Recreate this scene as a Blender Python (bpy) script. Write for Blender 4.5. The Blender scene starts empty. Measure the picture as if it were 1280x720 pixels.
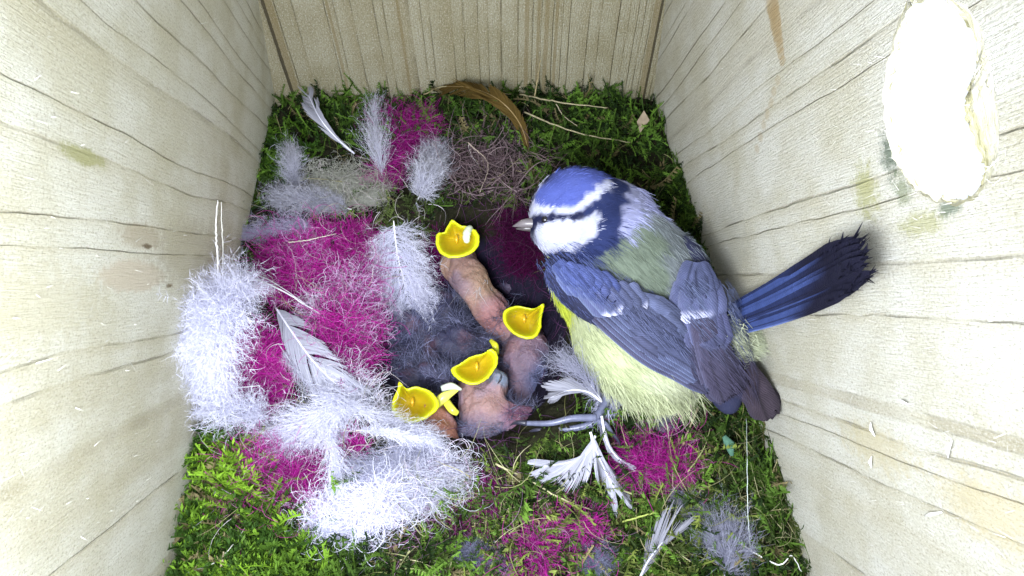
import bpy, math, random
import numpy as np
from mathutils import Vector, Matrix
random.seed(7); R = np.random.default_rng(7)
C = bpy.context.scene.collection
S = 0.01                                   # everything below is written in centimetres
# ------------------------------------------------------------------ camera
PITCH = math.radians(33); F = 900.0; CAM = np.array([0.0, -10.6, 16.35])
cd = bpy.data.cameras.new('camera'); cam = bpy.data.objects.new('camera', cd); C.objects.link(cam)
cam.location = CAM*S; cam.rotation_euler = (PITCH, 0, 0)
cd.sensor_width = 36; cd.lens = 36*F/1280; cd.clip_start = 0.001; cd.clip_end = 100
bpy.context.scene.camera = cam
# ------------------------------------------------------------------ world, lamps, exposure
w = bpy.data.worlds.new('World'); bpy.context.scene.world = w; w.use_nodes = True
w.node_tree.nodes['Background'].inputs[0].default_value = (0.85, 0.905, 1.0, 1)
w.node_tree.nodes['Background'].inputs[1].default_value = 1.2
def lamp(name, loc, target, size, power, col):
    l = bpy.data.lights.new(name, 'AREA'); l.shape = 'DISK'; l.size = size*S; l.energy = power; l.color = col
    o = bpy.data.objects.new(name, l); C.objects.link(o); o.location = Vector(loc)*S
    o.rotation_euler = (Vector(target)-Vector(loc)).to_track_quat('-Z', 'Y').to_euler()
lamp('box_lamp', (-2.3, -12, 13.8), (-1.5, -1, 0), 5, 0.62, (0.88, 0.92, 1.0))
lamp('hole_daylight', (13, 1.5, 13), (0, 0, 0), 6, 0.35, (0.92, 0.95, 1.0))
sc = bpy.context.scene
sc.view_settings.view_transform = 'Standard'; sc.view_settings.look = 'None'
sc.view_settings.exposure = 0.0; sc.view_settings.gamma = 1
sc.cycles.max_bounces = 6; sc.cycles.transparent_max_bounces = 6

# ------------------------------------------------------------------ pixel -> place
RT = np.array([1.0, 0, 0]); UP = np.array([0, math.cos(PITCH), math.sin(PITCH)]); FW = np.array([0, math.sin(PITCH), -math.cos(PITCH)])
def ray(px, py):
    px = np.asarray(px, float)[..., None]; py = np.asarray(py, float)[..., None]
    d = FW*F + RT*(px-640) - UP*(py-360)
    return d/np.linalg.norm(d, axis=-1, keepdims=True)
def P(px, py, z=0.0):
    d = ray(px, py); t = (np.asarray(z, float)-CAM[2])/d[..., 2]
    return CAM + d*t[..., None]
def PP(px, py, p0, n):
    d = ray(px, py); t = np.dot(np.asarray(p0)-CAM, n)/(d@n)
    return CAM + d*t[..., None]
def pix(p):
    q = np.asarray(p)-CAM; dz = q@FW
    return 640+F*(q@RT)/dz, 360-F*(q@UP)/dz
def nrm(v):
    v = np.asarray(v, float); return v/np.maximum(np.linalg.norm(v, axis=-1, keepdims=True), 1e-9)
# cheap smooth value noise
_T = R.random((64, 64))
def vn(x, y, s=0):
    x = np.asarray(x, float)+s*7.31; y = np.asarray(y, float)+s*3.77
    xi = np.floor(x).astype(int); yi = np.floor(y).astype(int); fx = x-xi; fy = y-yi
    fx = fx*fx*(3-2*fx); fy = fy*fy*(3-2*fy); g = lambda a, b: _T[a % 64, b % 64]
    return (g(xi, yi)*(1-fx)+g(xi+1, yi)*fx)*(1-fy)+(g(xi, yi+1)*(1-fx)+g(xi+1, yi+1)*fx)*fy
CUP = np.array([-1.05, -1.3]); CR = np.array([2.75, 3.35])
def sst(a, b, x):
    t = np.clip((x-a)/(b-a), 0, 1); return t*t*(3-2*t)
def height(x, y):
    r = np.hypot((x-CUP[0])/CR[0], (y-CUP[1])/CR[1])
    h = 0.25 + 0.55*np.exp(-((r-1.2)/0.28)**2) - 2.7*sst(1.08, 0.35, r)
    h = h + (.25+.75*sst(.7, 1.05, r))*(0.5*(vn(x*0.9, y*0.9)-0.5) + 0.42*(vn(x*2.3, y*2.3, 2)-0.5) + 0.16*(vn(x*6.3, y*6.3, 3)-0.5))
    return h
def PH(px, py, lift=0.0):
    px = np.atleast_1d(np.asarray(px, float)); py = np.atleast_1d(np.asarray(py, float))
    d = ray(px, py); t = (3.0-CAM[2])/d[:, 2]; hit = np.zeros(len(px), bool); tt = t.copy()
    for k in range(140):
        p = CAM + d*tt[:, None]; below = p[:, 2] < height(p[:, 0], p[:, 1])+lift
        hit |= below; tt = np.where(hit, tt, tt+0.06)
    return CAM + d*tt[:, None]
def inpoly(px, py, poly):
    poly = np.asarray(poly, float); ins = np.zeros(len(px), bool); j = len(poly)-1
    for i in range(len(poly)):
        xi, yi = poly[i]; xj, yj = poly[j]
        ins ^= ((yi > py) != (yj > py)) & (px < (xj-xi)*(py-yi)/((yj-yi)+1e-12)+xi); j = i
    return ins
def spline(pts, n):
    pts = np.asarray(pts, float)
    if len(pts) == 2: return pts[0]+(pts[1]-pts[0])*np.linspace(0, 1, n)[:, None]
    p = np.vstack([2*pts[0]-pts[1], pts, 2*pts[-1]-pts[-2]]); m = len(pts)-1
    u = np.linspace(0, m, n); i = np.minimum(u.astype(int), m-1); f = (u-i)[:, None]
    a, b, c, d = p[i], p[i+1], p[i+2], p[i+3]
    return 0.5*(2*b+(c-a)*f+(2*a-5*b+4*c-d)*f**2+(3*b-a-3*c+d)*f**3)

# ------------------------------------------------------------------ meshes
class MB:
    def __init__(s): s.v = []; s.c = []; s.t = []; s.q = []; s.uv = []; s.n = 0
    def add(s, v, tris=None, quads=None, col=(1, 1, 1), uv=None):
        v = np.asarray(v, float).reshape(-1, 3); col = np.asarray(col, float)
        if col.ndim == 1: col = np.tile(col, (len(v), 1))
        if uv is None: uv = v[:, :2]
        if tris is not None and len(tris): s.t.append(np.asarray(tris, int)+s.n)
        if quads is not None and len(quads): s.q.append(np.asarray(quads, int)+s.n)
        s.v.append(v); s.c.append(col); s.uv.append(np.asarray(uv, float)); s.n += len(v); return s
    def build(s, name, mat, parent=None, smooth=True, origin=None):
        v = np.vstack(s.v); c = np.vstack(s.c); uv = np.vstack(s.uv)
        t = np.vstack(s.t) if s.t else np.zeros((0, 3), int); q = np.vstack(s.q) if s.q else np.zeros((0, 4), int)
        if parent is not None: org = np.array(parent['_org'])
        else: org = v.mean(0) if origin is None else np.asarray(origin, float)
        me = bpy.data.meshes.new(name)
        me.vertices.add(len(v)); me.vertices.foreach_set('co', ((v-org)*S).astype(np.float32).ravel())
        li = np.concatenate([t.ravel(), q.ravel()]).astype(np.int32)
        me.loops.add(len(li)); me.loops.foreach_set('vertex_index', li)
        tot = np.concatenate([np.full(len(t), 3), np.full(len(q), 4)]).astype(np.int32)
        me.polygons.add(len(tot)); me.polygons.foreach_set('loop_start', np.concatenate([[0], np.cumsum(tot)[:-1]]).astype(np.int32))
        me.polygons.foreach_set('loop_total', tot)
        me.polygons.foreach_set('use_smooth', np.full(len(tot), smooth))
        a = me.color_attributes.new('Col', 'FLOAT_COLOR', 'POINT')
        a.data.foreach_set('color', np.hstack([c, np.ones((len(c), 1))]).astype(np.float32).ravel())
        ul = me.uv_layers.new(name='UVMap'); ul.data.foreach_set('uv', uv[li].astype(np.float32).ravel())
        me.update(calc_edges=True); me.validate()
        me.materials.append(mat)
        o = bpy.data.objects.new(name, me); C.objects.link(o)
        if parent is None: o.location = org*S; o['_org'] = list(map(float, org))
        else: o.parent = parent; o['_org'] = list(map(float, org))
        return o
def empty(name, at, label, cat, group=None):
    o = bpy.data.objects.new(name, None); C.objects.link(o); o.location = np.asarray(at)*S
    o.empty_display_size = 0.005; o['_org'] = list(map(float, at)); return tag(o, label, cat, group)
def tag(o, label, cat, group=None, kind=None):
    o['label'] = label; o['category'] = cat
    if group: o['group'] = group
    if kind: o['kind'] = kind
    return o
def ribbons(mb, paths, width, col, nor=None, taper=True):
    paths = np.asarray(paths, float); N, K, _ = paths.shape
    tg = nrm(np.gradient(paths, axis=1))
    if nor is None: nor = nrm(R.normal(size=(N, 3))+np.array([0, -0.3, 0.8]))
    nor = np.broadcast_to(np.asarray(nor, float), (N, 3))[:, None, :]
    sd = nrm(np.cross(tg, nor)); width = np.broadcast_to(np.asarray(width, float).reshape(-1, 1), (N, 1))
    prof = np.linspace(1, 0.15, K)[None, :] if taper is True else (np.ones((1, K)) if taper is False else np.asarray(taper)[None, :])
    off = sd*(width*prof)[..., None]*0.5
    v = np.stack([paths-off, paths+off], 2).reshape(-1, 3)
    base = (np.arange(N)*K*2)[:, None]+np.arange(K-1)[None, :]*2
    q = np.stack([base, base+1, base+3, base+2], -1).reshape(-1, 4)
    col = np.asarray(col, float)
    if col.ndim == 1: col = np.broadcast_to(col, (N, 3))
    if col.ndim == 2: col = np.repeat(col[:, None, :], K, 1)
    c = np.repeat(col.reshape(N*K, 3), 2, 0)
    return mb.add(v, quads=q, col=c)
def tube(mb, path, rad, col, sides=6, cap=True, flat=1.0):
    path = np.asarray(path, float); K = len(path); rad = np.broadcast_to(np.asarray(rad, float), (K,))
    tg = nrm(np.gradient(path, axis=0)); ref = np.array([0.13, -0.5, 0.85])
    a = nrm(np.cross(tg, ref)); b = np.cross(tg, a)
    th = np.arange(sides)*2*np.pi/sides
    v = path[:, None]+rad[:, None, None]*(np.cos(th)[None, :, None]*a[:, None]+flat*np.sin(th)[None, :, None]*b[:, None])
    i = np.arange(K-1)[:, None]*sides; j = np.arange(sides)[None]; jn = (j+1) % sides
    q = np.stack([i+j, i+jn, i+sides+jn, i+sides+j], -1).reshape(-1, 4)
    col = np.asarray(col, float)
    if col.ndim == 2: col = np.repeat(col, sides, 0)
    v = v.reshape(-1, 3); t = []
    if cap:
        v = np.vstack([v, path[0], path[-1]]); n = K*sides
        if col.ndim == 2: col = np.vstack([col, col[0], col[-1]])
        t = [[(k+1) % sides, k, n] for k in range(sides)]+[[(K-1)*sides+k, (K-1)*sides+(k+1) % sides, n+1] for k in range(sides)]
    return mb.add(v, tris=t, quads=q, col=col)
# signed distances and surface nets
def ell(c, axes, r):
    c = np.asarray(c, float); A = np.asarray(axes, float); r = np.asarray(r, float)
    def f(p):
        q = (p-c)@A.T; k0 = np.linalg.norm(q/r, axis=-1); k1 = np.linalg.norm(q/r**2, axis=-1)
        return k0*(k0-1)/np.maximum(k1, 1e-6)
    f.b = (c-r.max(), c+r.max()); return f
def cone(a, b, ra, rb):
    a = np.asarray(a, float); b = np.asarray(b, float)
    def f(p):
        h = np.clip(((p-a)@(b-a))/np.dot(b-a, b-a), 0, 1)
        return np.linalg.norm(p-a-h[..., None]*(b-a), axis=-1)-(ra+(rb-ra)*h)
    m = max(ra, rb); f.b = (np.minimum(a, b)-m, np.maximum(a, b)+m); return f
def smin(fs, k):
    def f(p):
        d = fs[0](p)
        for g in fs[1:]:
            e = g(p); h = np.clip(0.5+0.5*(e-d)/k, 0, 1); d = e*(1-h)+d*h-k*h*(1-h)
        return d
    f.b = (np.min([g.b[0] for g in fs], 0), np.max([g.b[1] for g in fs], 0)); return f
def grad(f, p, e=0.02):
    return nrm(np.stack([f(p+np.eye(3)[i]*e)-f(p-np.eye(3)[i]*e) for i in range(3)], -1))
def nets(f, st=0.1):
    lo = f.b[0]-0.4; hi = f.b[1]+0.4; n = np.ceil((hi-lo)/st).astype(int)+1
    g = np.stack(np.meshgrid(*[lo[i]+st*np.arange(n[i]) for i in range(3)], indexing='ij'), -1)
    d = f(g.reshape(-1, 3)).reshape(n); ins = d < 0
    cs = [(a, b, c) for a in (0, 1) for b in (0, 1) for c in (0, 1)]
    sub = lambda A, o: A[o[0]:n[0]-1+o[0], o[1]:n[1]-1+o[1], o[2]:n[2]-1+o[2]]
    cnt = sum(sub(ins, o).astype(int) for o in cs); act = (cnt > 0) & (cnt < 8)
    idx = -np.ones(act.shape, int); idx[act] = np.arange(act.sum()); cell = np.argwhere(act)
    acc = np.zeros((len(cell), 3)); w = np.zeros(len(cell))
    for a in cs:
        for ax in range(3):
            if a[ax]: continue
            b = list(a); b[ax] = 1
            da = d[tuple((cell+a).T)]; db = d[tuple((cell+b).T)]; m = (da < 0) != (db < 0)
            t = np.where(m, da/np.where(m, da-db, 1), 0); p = np.array(a, float)[None]+t[:, None]*(np.array(b)-np.array(a))
            acc += p*m[:, None]; w += m
    v = lo+st*(cell+acc/w[:, None])
    quads = []
    for ax in range(3):
        u, vv = [(1, 2), (2, 0), (0, 1)][ax]; sh = [1, 1, 1]; sl0 = [slice(1, n[i]-1) for i in range(3)]; sl0[ax] = slice(0, n[ax]-1)
        sl1 = list(sl0); sl1[ax] = slice(1, n[ax])
        A = ins[tuple(sl0)]; B = ins[tuple(sl1)]; e = np.argwhere(A != B); fl = A[tuple(e.T)]
        off = np.array([s.start for s in sl0]); e = e+off
        du = np.zeros(3, int); du[u] = 1; dv = np.zeros(3, int); dv[vv] = 1
        q = np.stack([idx[tuple((e-du-dv).T)], idx[tuple((e-dv).T)], idx[tuple(e.T)], idx[tuple((e-du).T)]], -1)
        q[~fl] = q[~fl][:, ::-1]; quads.append(q)
    q = np.vstack(quads)
    for _ in range(3): v = v-(f(v)[:, None])*grad(f, v)*0.8
    return v, q
def cast(f, px, py, t1=24.0):
    px = np.atleast_1d(np.asarray(px, float)); py = np.atleast_1d(np.asarray(py, float))
    d = ray(px, py); t = np.full(len(px), 5.0)
    for _ in range(120): t = np.minimum(t+0.7*f(CAM+d*t[:, None]), t1)
    return CAM+d*t[:, None], t < t1-0.01

# ------------------------------------------------------------------ materials
class NT:
    def __init__(s, name):
        s.m = bpy.data.materials.new(name); s.m.use_nodes = True; s.t = s.m.node_tree; s.N = s.t.nodes; s.b = s.N['Principled BSDF']
    def n(s, typ, **kw):
        x = s.N.new(typ)
        for k, v in kw.items(): setattr(x, k, v)
        return x
    def put(s, sock, v):
        if hasattr(v, 'links'): s.t.links.new(v, sock)
        elif v is not None: sock.default_value = v
    def math(s, op, a, b=None, c=None, clamp=False):
        x = s.n('ShaderNodeMath', operation=op, use_clamp=clamp)
        for i, v in enumerate((a, b, c)):
            if v is not None: s.put(x.inputs[i], v)
        return x.outputs[0]
    def mix(s, f, a, b, mode='MIX'):
        x = s.n('ShaderNodeMix', data_type='RGBA', blend_type=mode)
        s.put(x.inputs[0], f)
        for i, v in ((6, a), (7, b)): s.put(x.inputs[i], (*v, 1) if isinstance(v, tuple) and len(v) == 3 else v)
        return x.outputs[2]
    def noise(s, vec, scale, detail=3, rough=0.5, dist=0.0):
        x = s.n('ShaderNodeTexNoise'); s.put(x.inputs['Vector'], vec); x.inputs['Scale'].default_value = scale
        x.inputs['Detail'].default_value = detail; x.inputs['Roughness'].default_value = rough; x.inputs['Distortion'].default_value = dist
        return x.outputs[0]
    def step(s, v, a, b):
        x = s.n('ShaderNodeMapRange', interpolation_type='SMOOTHSTEP'); s.put(x.inputs[0], v)
        x.inputs[1].default_value = a; x.inputs[2].default_value = b; return x.outputs[0]
    def comb(s, x, y, z=0.0):
        c = s.n('ShaderNodeCombineXYZ')
        for i, v in enumerate((x, y, z)): s.put(c.inputs[i], v)
        return c.outputs[0]
    def bump(s, h, strength, dist):
        x = s.n('ShaderNodeBump'); x.inputs['Strength'].default_value = strength; x.inputs['Distance'].default_value = dist*S
        s.put(x.inputs['Height'], h); s.put(s.b.inputs['Normal'], x.outputs[0])
def attr_mat(name, rough=0.9, trans=0.0, spec=0.2, sheen=0.0, noise=0.0, sss=0.0, bump=None):
    k = NT(name); a = k.n('ShaderNodeAttribute', attribute_name='Col').outputs['Color']; col = a
    if noise:
        tc = k.n('ShaderNodeTexCoord').outputs['Object']
        nz = k.noise(tc, noise, 4); f = k.math('MULTIPLY_ADD', nz, 0.9, 0.55)
        col = k.mix(1.0, a, k.comb(f, f, f), 'MULTIPLY')
    k.put(k.b.inputs['Base Color'], col); k.b.inputs['Roughness'].default_value = rough
    k.b.inputs['Specular IOR Level'].default_value = spec
    if sheen: k.b.inputs['Sheen Weight'].default_value = sheen
    if sss:
        k.b.inputs['Subsurface Weight'].default_value = sss; k.b.inputs['Subsurface Radius'].default_value = (0.004, 0.0015, 0.001); k.b.inputs['Subsurface Scale'].default_value = 0.4
    if bump:
        tc = k.n('ShaderNodeTexCoord').outputs['Object']; k.bump(k.noise(tc, bump[0], 5, 0.6), bump[1], bump[2])
    if trans:
        tr = k.n('ShaderNodeBsdfTranslucent'); k.put(tr.inputs[0], col); mx = k.n('ShaderNodeMixShader'); mx.inputs[0].default_value = trans
        k.t.links.new(k.b.outputs[0], mx.inputs[1]); k.t.links.new(tr.outputs[0], mx.inputs[2])
        k.t.links.new(mx.outputs[0], k.N['Material Output'].inputs[0])
    return k.m
def vane_mat():
    k = NT('feather_vane'); a = k.n('ShaderNodeAttribute', attribute_name='Col').outputs['Color']
    uv = k.n('ShaderNodeUVMap').outputs[0]; sp = k.n('ShaderNodeSeparateXYZ'); k.put(sp.inputs[0], uv); u, v = sp.outputs[0], sp.outputs[1]
    # barbs slant away from the shaft: uv is (cm along, cm across)
    s = k.math('SUBTRACT', u, k.math('MULTIPLY', k.math('ABSOLUTE', v), 1.6)); ph = k.math('MULTIPLY', s, 75.0)
    wv = k.math('SINE', k.math('ADD', ph, k.math('MULTIPLY', k.noise(uv, 6, 3), 14.0)))
    f = k.math('MULTIPLY_ADD', wv, 0.09, 0.93); n2 = k.math('MULTIPLY_ADD', k.noise(uv, 3.5, 4), 0.8, 0.6); f = k.math('MULTIPLY', f, n2)
    k.put(k.b.inputs['Base Color'], k.mix(1.0, a, k.comb(f, f, f), 'MULTIPLY')); k.b.inputs['Roughness'].default_value = 0.7
    k.b.inputs['Specular IOR Level'].default_value = 0.12; k.bump(wv, 0.35, 0.01); return k.m
def wood(name, seed, a1, a2, base, spots=(), strength=1.0, warp=1.0):
    """grain runs along U, rings across V (uv in cm); ring phase = a1*v + a2*v*v"""
    k = NT(name); uv = k.n('ShaderNodeUVMap').outputs[0]; sp = k.n('ShaderNodeSeparateXYZ'); k.put(sp.inputs[0], uv); u, v = sp.outputs[0], sp.outputs[1]
    lo = k.noise(k.comb(k.math('MULTIPLY', u, 0.07), k.math('MULTIPLY', v, 0.35), seed), 1, 2)
    vw = k.math('ADD', v, k.math('MULTIPLY_ADD', lo, 1.7*warp, -0.85*warp))
    j = k.noise(k.comb(k.math('MULTIPLY', u, 0.9), k.math('MULTIPLY', v, 1.5), seed+3), 1, 3)
    vw = k.math('ADD', vw, k.math('MULTIPLY_ADD', j, 0.16*warp, -0.08*warp))
    ph = k.math('ADD', k.math('MULTIPLY', vw, a1), k.math('MULTIPLY', k.math('MULTIPLY', vw, vw), a2))
    irr = k.noise(k.comb(0.0, k.math('MULTIPLY', vw, 0.8), seed+9), 1, 1)
    ph = k.math('ADD', ph, k.math('MULTIPLY', irr, 3.6)); fr = k.math('FRACT', k.math('ADD', ph, 50.0))
    late = k.math('MULTIPLY', k.step(fr, 0.45, 0.95), k.math('SUBTRACT', 1.0, k.step(fr, 0.96, 1.0)))
    line = k.math('MULTIPLY', k.step(fr, 0.90, 0.955), k.math('SUBTRACT', 1.0, k.step(fr, 0.96, 0.99)))
    br = k.noise(k.comb(k.math('MULTIPLY', u, 0.5), k.math('MULTIPLY', ph, 0.9), seed+5), 1.3, 3)
    line = k.math('MULTIPLY', line, k.math('MULTIPLY_ADD', k.step(br, 0.36, 0.66), 0.88, 0.12))
    fib = k.noise(k.comb(k.math('MULTIPLY', u, 2.0), k.math('MULTIPLY', v, 30.0), seed), 1, 4, 0.65)
    fuzz = k.noise(k.comb(u, k.math('MULTIPLY', v, 1.5), seed), 17, 6, 0.85); blot = k.noise(k.comb(u, v, seed+20), 0.6, 4, 0.6)
    b = base; lt = tuple(min(1, c*1.12) for c in b); dk = (b[0]*0.90, b[1]*0.87, b[2]*0.76)
    col = k.mix(k.step(blot, 0.35, 0.7), lt, dk)
    col = k.mix(k.math('MULTIPLY', late, 0.30*strength), col, (b[0]*0.70, b[1]*0.62, b[2]*0.42))
    col = k.mix(k.math('MULTIPLY', line, 0.36*strength), col, (b[0]*0.42, b[1]*0.36, b[2]*0.25))
    col = k.mix(k.math('MULTIPLY', k.step(fib, 0.35, 0.75), 0.30), col, (b[0]*0.72, b[1]*0.66, b[2]*0.5))
    sp2 = k.math('MULTIPLY', k.step(fuzz, 0.52, 0.64), 0.6); col = k.mix(sp2, col, (0.80, 0.80, 0.76))
    sp3 = k.math('MULTIPLY', k.step(fuzz, 0.48, 0.38), 0.85); col = k.mix(sp3, col, (b[0]*0.5, b[1]*0.45, b[2]*0.35))
    wob = k.noise(uv, 5.0, 6, 0.85)
    for (su, sv, ru, rv, cc, amt, soft) in spots:
        du = k.math('DIVIDE', k.math('SUBTRACT', u, su), ru); dv = k.math('DIVIDE', k.math('SUBTRACT', v, sv), rv)
        d = k.math('SQRT', k.math('ADD', k.math('MULTIPLY', du, du), k.math('MULTIPLY', dv, dv)))
        d = k.math('ADD', d, k.math('MULTIPLY_ADD', wob, 3.4*soft, -1.7*soft))
        m = k.math('MULTIPLY', k.step(d, 1.05, 1.05-0.75*soft-0.1), amt); col = k.mix(m, col, cc)
    k.put(k.b.inputs['Base Color'], col); k.b.inputs['Roughness'].default_value = 0.85; k.b.inputs['Specular IOR Level'].default_value = 0.15
    hh = k.math('ADD', k.math('MULTIPLY', fuzz, 0.5), k.math('ADD', k.math('MULTIPLY', fib, 0.7), k.math('MULTIPLY', line, -0.8)))
    k.bump(hh, 1.0, 0.10); return k.m
M = dict(down=attr_mat('down_barbs', 0.9, 0.38, 0.1), wool=attr_mat('wool_fibre', 0.9, 0.3, 0.1), moss=attr_mat('moss_leaf', 0.75, 0.25, 0.25),
         straw=attr_mat('dry_straw', 0.7, 0.1, 0.3, noise=400), soil=attr_mat('nest_litter', 0.95, 0, 0.1, noise=250, bump=(500, 1.0, 0.12)),
         plum=attr_mat('plumage_barbs', 0.75, 0.12, 0.2), body=attr_mat('body_feathers', 0.9, 0, 0.1, noise=180, bump=(700, 0.6, 0.04)),
         skin=attr_mat('nestling_skin', 0.55, 0, 0.3, noise=160, sss=0.25, bump=(750, 1.0, 0.07)), gape=attr_mat('gape_flesh', 0.3, 0, 0.5, sss=0.2, noise=60, bump=(160, 0.3, 0.03)),
         horn=attr_mat('horn_scale', 0.35, 0, 0.5, noise=250, bump=(500, 0.4, 0.015)), eye=attr_mat('eye_gloss', 0.06, 0, 0.7), vane=vane_mat())

# ------------------------------------------------------------------ nest box panels
A0 = P(345, 130, 0); B0 = P(815, 130, 0); D0 = P(222, 720, 0); C0 = P(1002, 720, 0); YB = A0[1]
def corner_top(px): # point of the corner line at the top of the photo, in the back plane
    d = ray(px, 0); t = (YB-CAM[1])/d[1]; return CAM+d*t
EL = corner_top(325); ER = corner_top(822)
EL = np.array([(EL[0]-A0[0])*0.9+A0[0], YB, EL[2]]); ER = np.array([(ER[0]-B0[0])*0.5+B0[0], YB, ER[2]])
nl = nrm(np.cross(D0-A0, EL-A0)); nl = nl*np.sign(nl[0]); nr = nrm(np.cross(C0-B0, ER-B0)); nr = nr*-np.sign(nr[0])
gdir = nrm(ray(690, 360))
box = empty('nest_box', (-1, 0, -3), 'rough pale softwood nest box walls round the nest, with an entrance hole on the right', 'nest box')
def uvmap(p, n, o, g=None):
    g = gdir if g is None else g; gu = nrm(g-np.dot(g, n)*n); gv = np.cross(n, gu)
    if gv[1]+0.3*gv[2] < 0: gv = -gv
    q = np.asarray(p)-o; return np.stack([q@gu, q@gv], -1)
def uvpix(px, py, p0, n): return uvmap(PP(px, py, p0, n), n, p0)
def sheet(name, corners, n, o, mat, thick=1.5, holes=None, g=None):
    """board with front face (towards the box inside, normal n), hole and thickness; finely split near the hole"""
    from mathutils.geometry import delaunay_2d_cdt
    ax = nrm(corners[1]-corners[0]); ay = np.cross(n, ax)
    to2 = lambda p: np.stack([(np.asarray(p)-corners[0])@ax, (np.asarray(p)-corners[0])@ay], -1)
    c2 = to2(np.array(corners)); mb = MB(); k = len(corners)
    vs = [Vector(x) for x in c2]; es = [(i, (i+1) % k) for i in range(k)]
    back = np.array(corners)-n*thick
    if holes:
        hin, hout = holes; h2 = to2(hin); m = len(hin)
        vs += [Vector(x) for x in h2]; es += [(k+i, k+(i+1) % m) for i in range(m)]
    r = delaunay_2d_cdt(vs, es, [], 0, 1e-5)
    co = np.array([[p.x, p.y] for p in r[0]]); tr = [f for f in r[2]]
    if holes:
        cen = [co[list(f)].mean(0) for f in tr]; inn = inpoly(np.array([c[0] for c in cen]), np.array([c[1] for c in cen]), h2)
        tr = [f for f, i in zip(tr, inn) if not i]
    p3 = corners[0]+co[:, :1]*ax+co[:, 1:]*ay
    mb.add(p3, tris=[list(f) for f in tr], uv=uvmap(p3, n, o, g))
    if holes:
        hb = to2(hout); vs2 = [Vector(x) for x in to2(back)]+[Vector(x) for x in hb]
        r2 = delaunay_2d_cdt(vs2, es, [], 0, 1e-5); co2 = np.array([[p.x, p.y] for p in r2[0]]); cen = np.array([co2[list(f)].mean(0) for f in r2[2]])
        inn = inpoly(cen[:, 0], cen[:, 1], hb); tr2 = [list(f)[::-1] for f, i in zip(r2[2], inn) if not i]
        p4 = corners[0]-n*thick+co2[:, :1]*ax+co2[:, 1:]*ay; mb.add(p4, tris=tr2, uv=uvmap(p4, n, o, g))
    else: mb.add(back, quads=[[3, 2, 1, 0]], uv=uvmap(back, n, o, g))
    for i in range(k):
        j = (i+1) % k; q = np.array([corners[i], back[i], back[j], corners[j]]); mb.add(q, quads=[[0, 1, 2, 3]], uv=uvmap(q, n, o, g))
    ob = mb.build(name, mat, box, smooth=False)
    if holes:
        tb = MB(); nn = 8; L = []
        for s in range(nn+1):
            f = s/nn; ring = hin*(1-f)+hout*f
            jit = nrm(ring-ring.mean(0))*R.normal(0, 0.018, (m, 1)) if 0 < s < nn else 0
            L.append(ring+jit)
        q = [[s*m+i, s*m+(i+1) % m, (s+1)*m+(i+1) % m, (s+1)*m+i] for s in range(nn) for i in range(m)]
        vv = np.vstack(L); rc = np.repeat(np.array([[.85, .84, .78]]*(nn-2)+[[.30, .28, .12], [.12, .12, .05], [.2, .19, .08]]), m, 0)*R.uniform(.6, 1.2, ((nn+1)*m, 1)); tb.add(vv, quads=q, col=rc, uv=np.stack([vv[:, 2]*0.6, vv[:, 1]], -1))
        tb.build('entrance_hole_rim', M['rim'], ob)
    return ob
def wallpt(base, top, z): return base+(top-base)*(z-base[2])/(top[2]-base[2])
ZL, ZT = -3.2, 14.0
fl = (D0-A0)/(A0[1]-D0[1]); fr_ = (C0-B0)/(B0[1]-C0[1])
lb, lt_ = wallpt(A0, EL, ZL), wallpt(A0, EL, ZT); rb, rt = wallpt(B0, ER, ZL), wallpt(B0, ER, ZT)
LEN = 21.0; hz = lambda v: np.array([v[0], v[1], 0.0])
fL = hz(D0-A0)/abs(D0[1]-A0[1]); fR = hz(C0-B0)/abs(C0[1]-B0[1])
k_ = NT('hole_rim_wood'); tc_ = k_.n('ShaderNodeTexCoord').outputs['Object']; nz_ = k_.noise(tc_, 170, 5, 0.7)
k_.put(k_.b.inputs['Base Color'], k_.mix(k_.step(nz_, 0.4, 0.6), k_.n('ShaderNodeAttribute', attribute_name='Col').outputs['Color'], (0.60, 0.58, 0.40))); k_.b.inputs['Roughness'].default_value = 0.9; k_.bump(nz_, 1.0, 0.15); M['rim'] = k_.m
ub = lambda x, y: tuple(map(float, uvpix(x, y, A0, nl))); ur = lambda x, y: tuple(map(float, uvpix(x, y, B0, nr)))
sl = []
def spot(lst, f, x, y, ru, rv, c, a, s): uu, vv = f(x, y); lst.append((uu, vv, ru, rv, c, a, s))
spot(sl, ub, 105, 195, 0.9, 0.16, (0.36, 0.36, 0.14), 0.75, 0.6)
spot(sl, ub, 168, 345, 1.6, 0.32, (0.62, 0.54, 0.40), 0.7, 0.35)
spot(sl, ub, 178, 295, 1.2, 0.28, (0.44, 0.37, 0.24), 0.6, 0.6)
spot(sl, ub, 184, 308, 0.28, 0.06, (0.12, 0.08, 0.04), 0.9, 0.7)
spot(sl, ub, 212, 357, 0.25, 0.05, (0.16, 0.11, 0.05), 0.9, 0.8)
spot(sl, ub, 50, 380, 2.4, 0.7, (0.56, 0.52, 0.34), 0.5, 0.8)
spot(sl, ub, 240, 320, 3.0, 0.9, (0.42, 0.38, 0.26), 0.5, 0.7)
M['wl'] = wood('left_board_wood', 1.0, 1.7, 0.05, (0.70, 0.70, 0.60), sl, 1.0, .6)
srr = []
for i_ in range(9):
    f_ = i_/8; spot(srr, ur, 965+13*f_, 4+72*f_, .34-.18*f_, .30-.20*f_, (0.40, 0.29, 0.14), 0.55, 0.35)
for i_ in range(7):
    f_ = i_/6; spot(srr, ur, 972-26*f_, 100+85*f_, .16, .13, (0.44, 0.35, 0.2), 0.45, 0.6)
spot(srr, ur, 1082, 240, 0.45, 0.55, (0.36, 0.36, 0.13), 0.7, 0.9)
spot(srr, ur, 1112, 195, 0.28, 0.45, (0.07, 0.11, 0.07), 0.8, 1.0)
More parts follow.
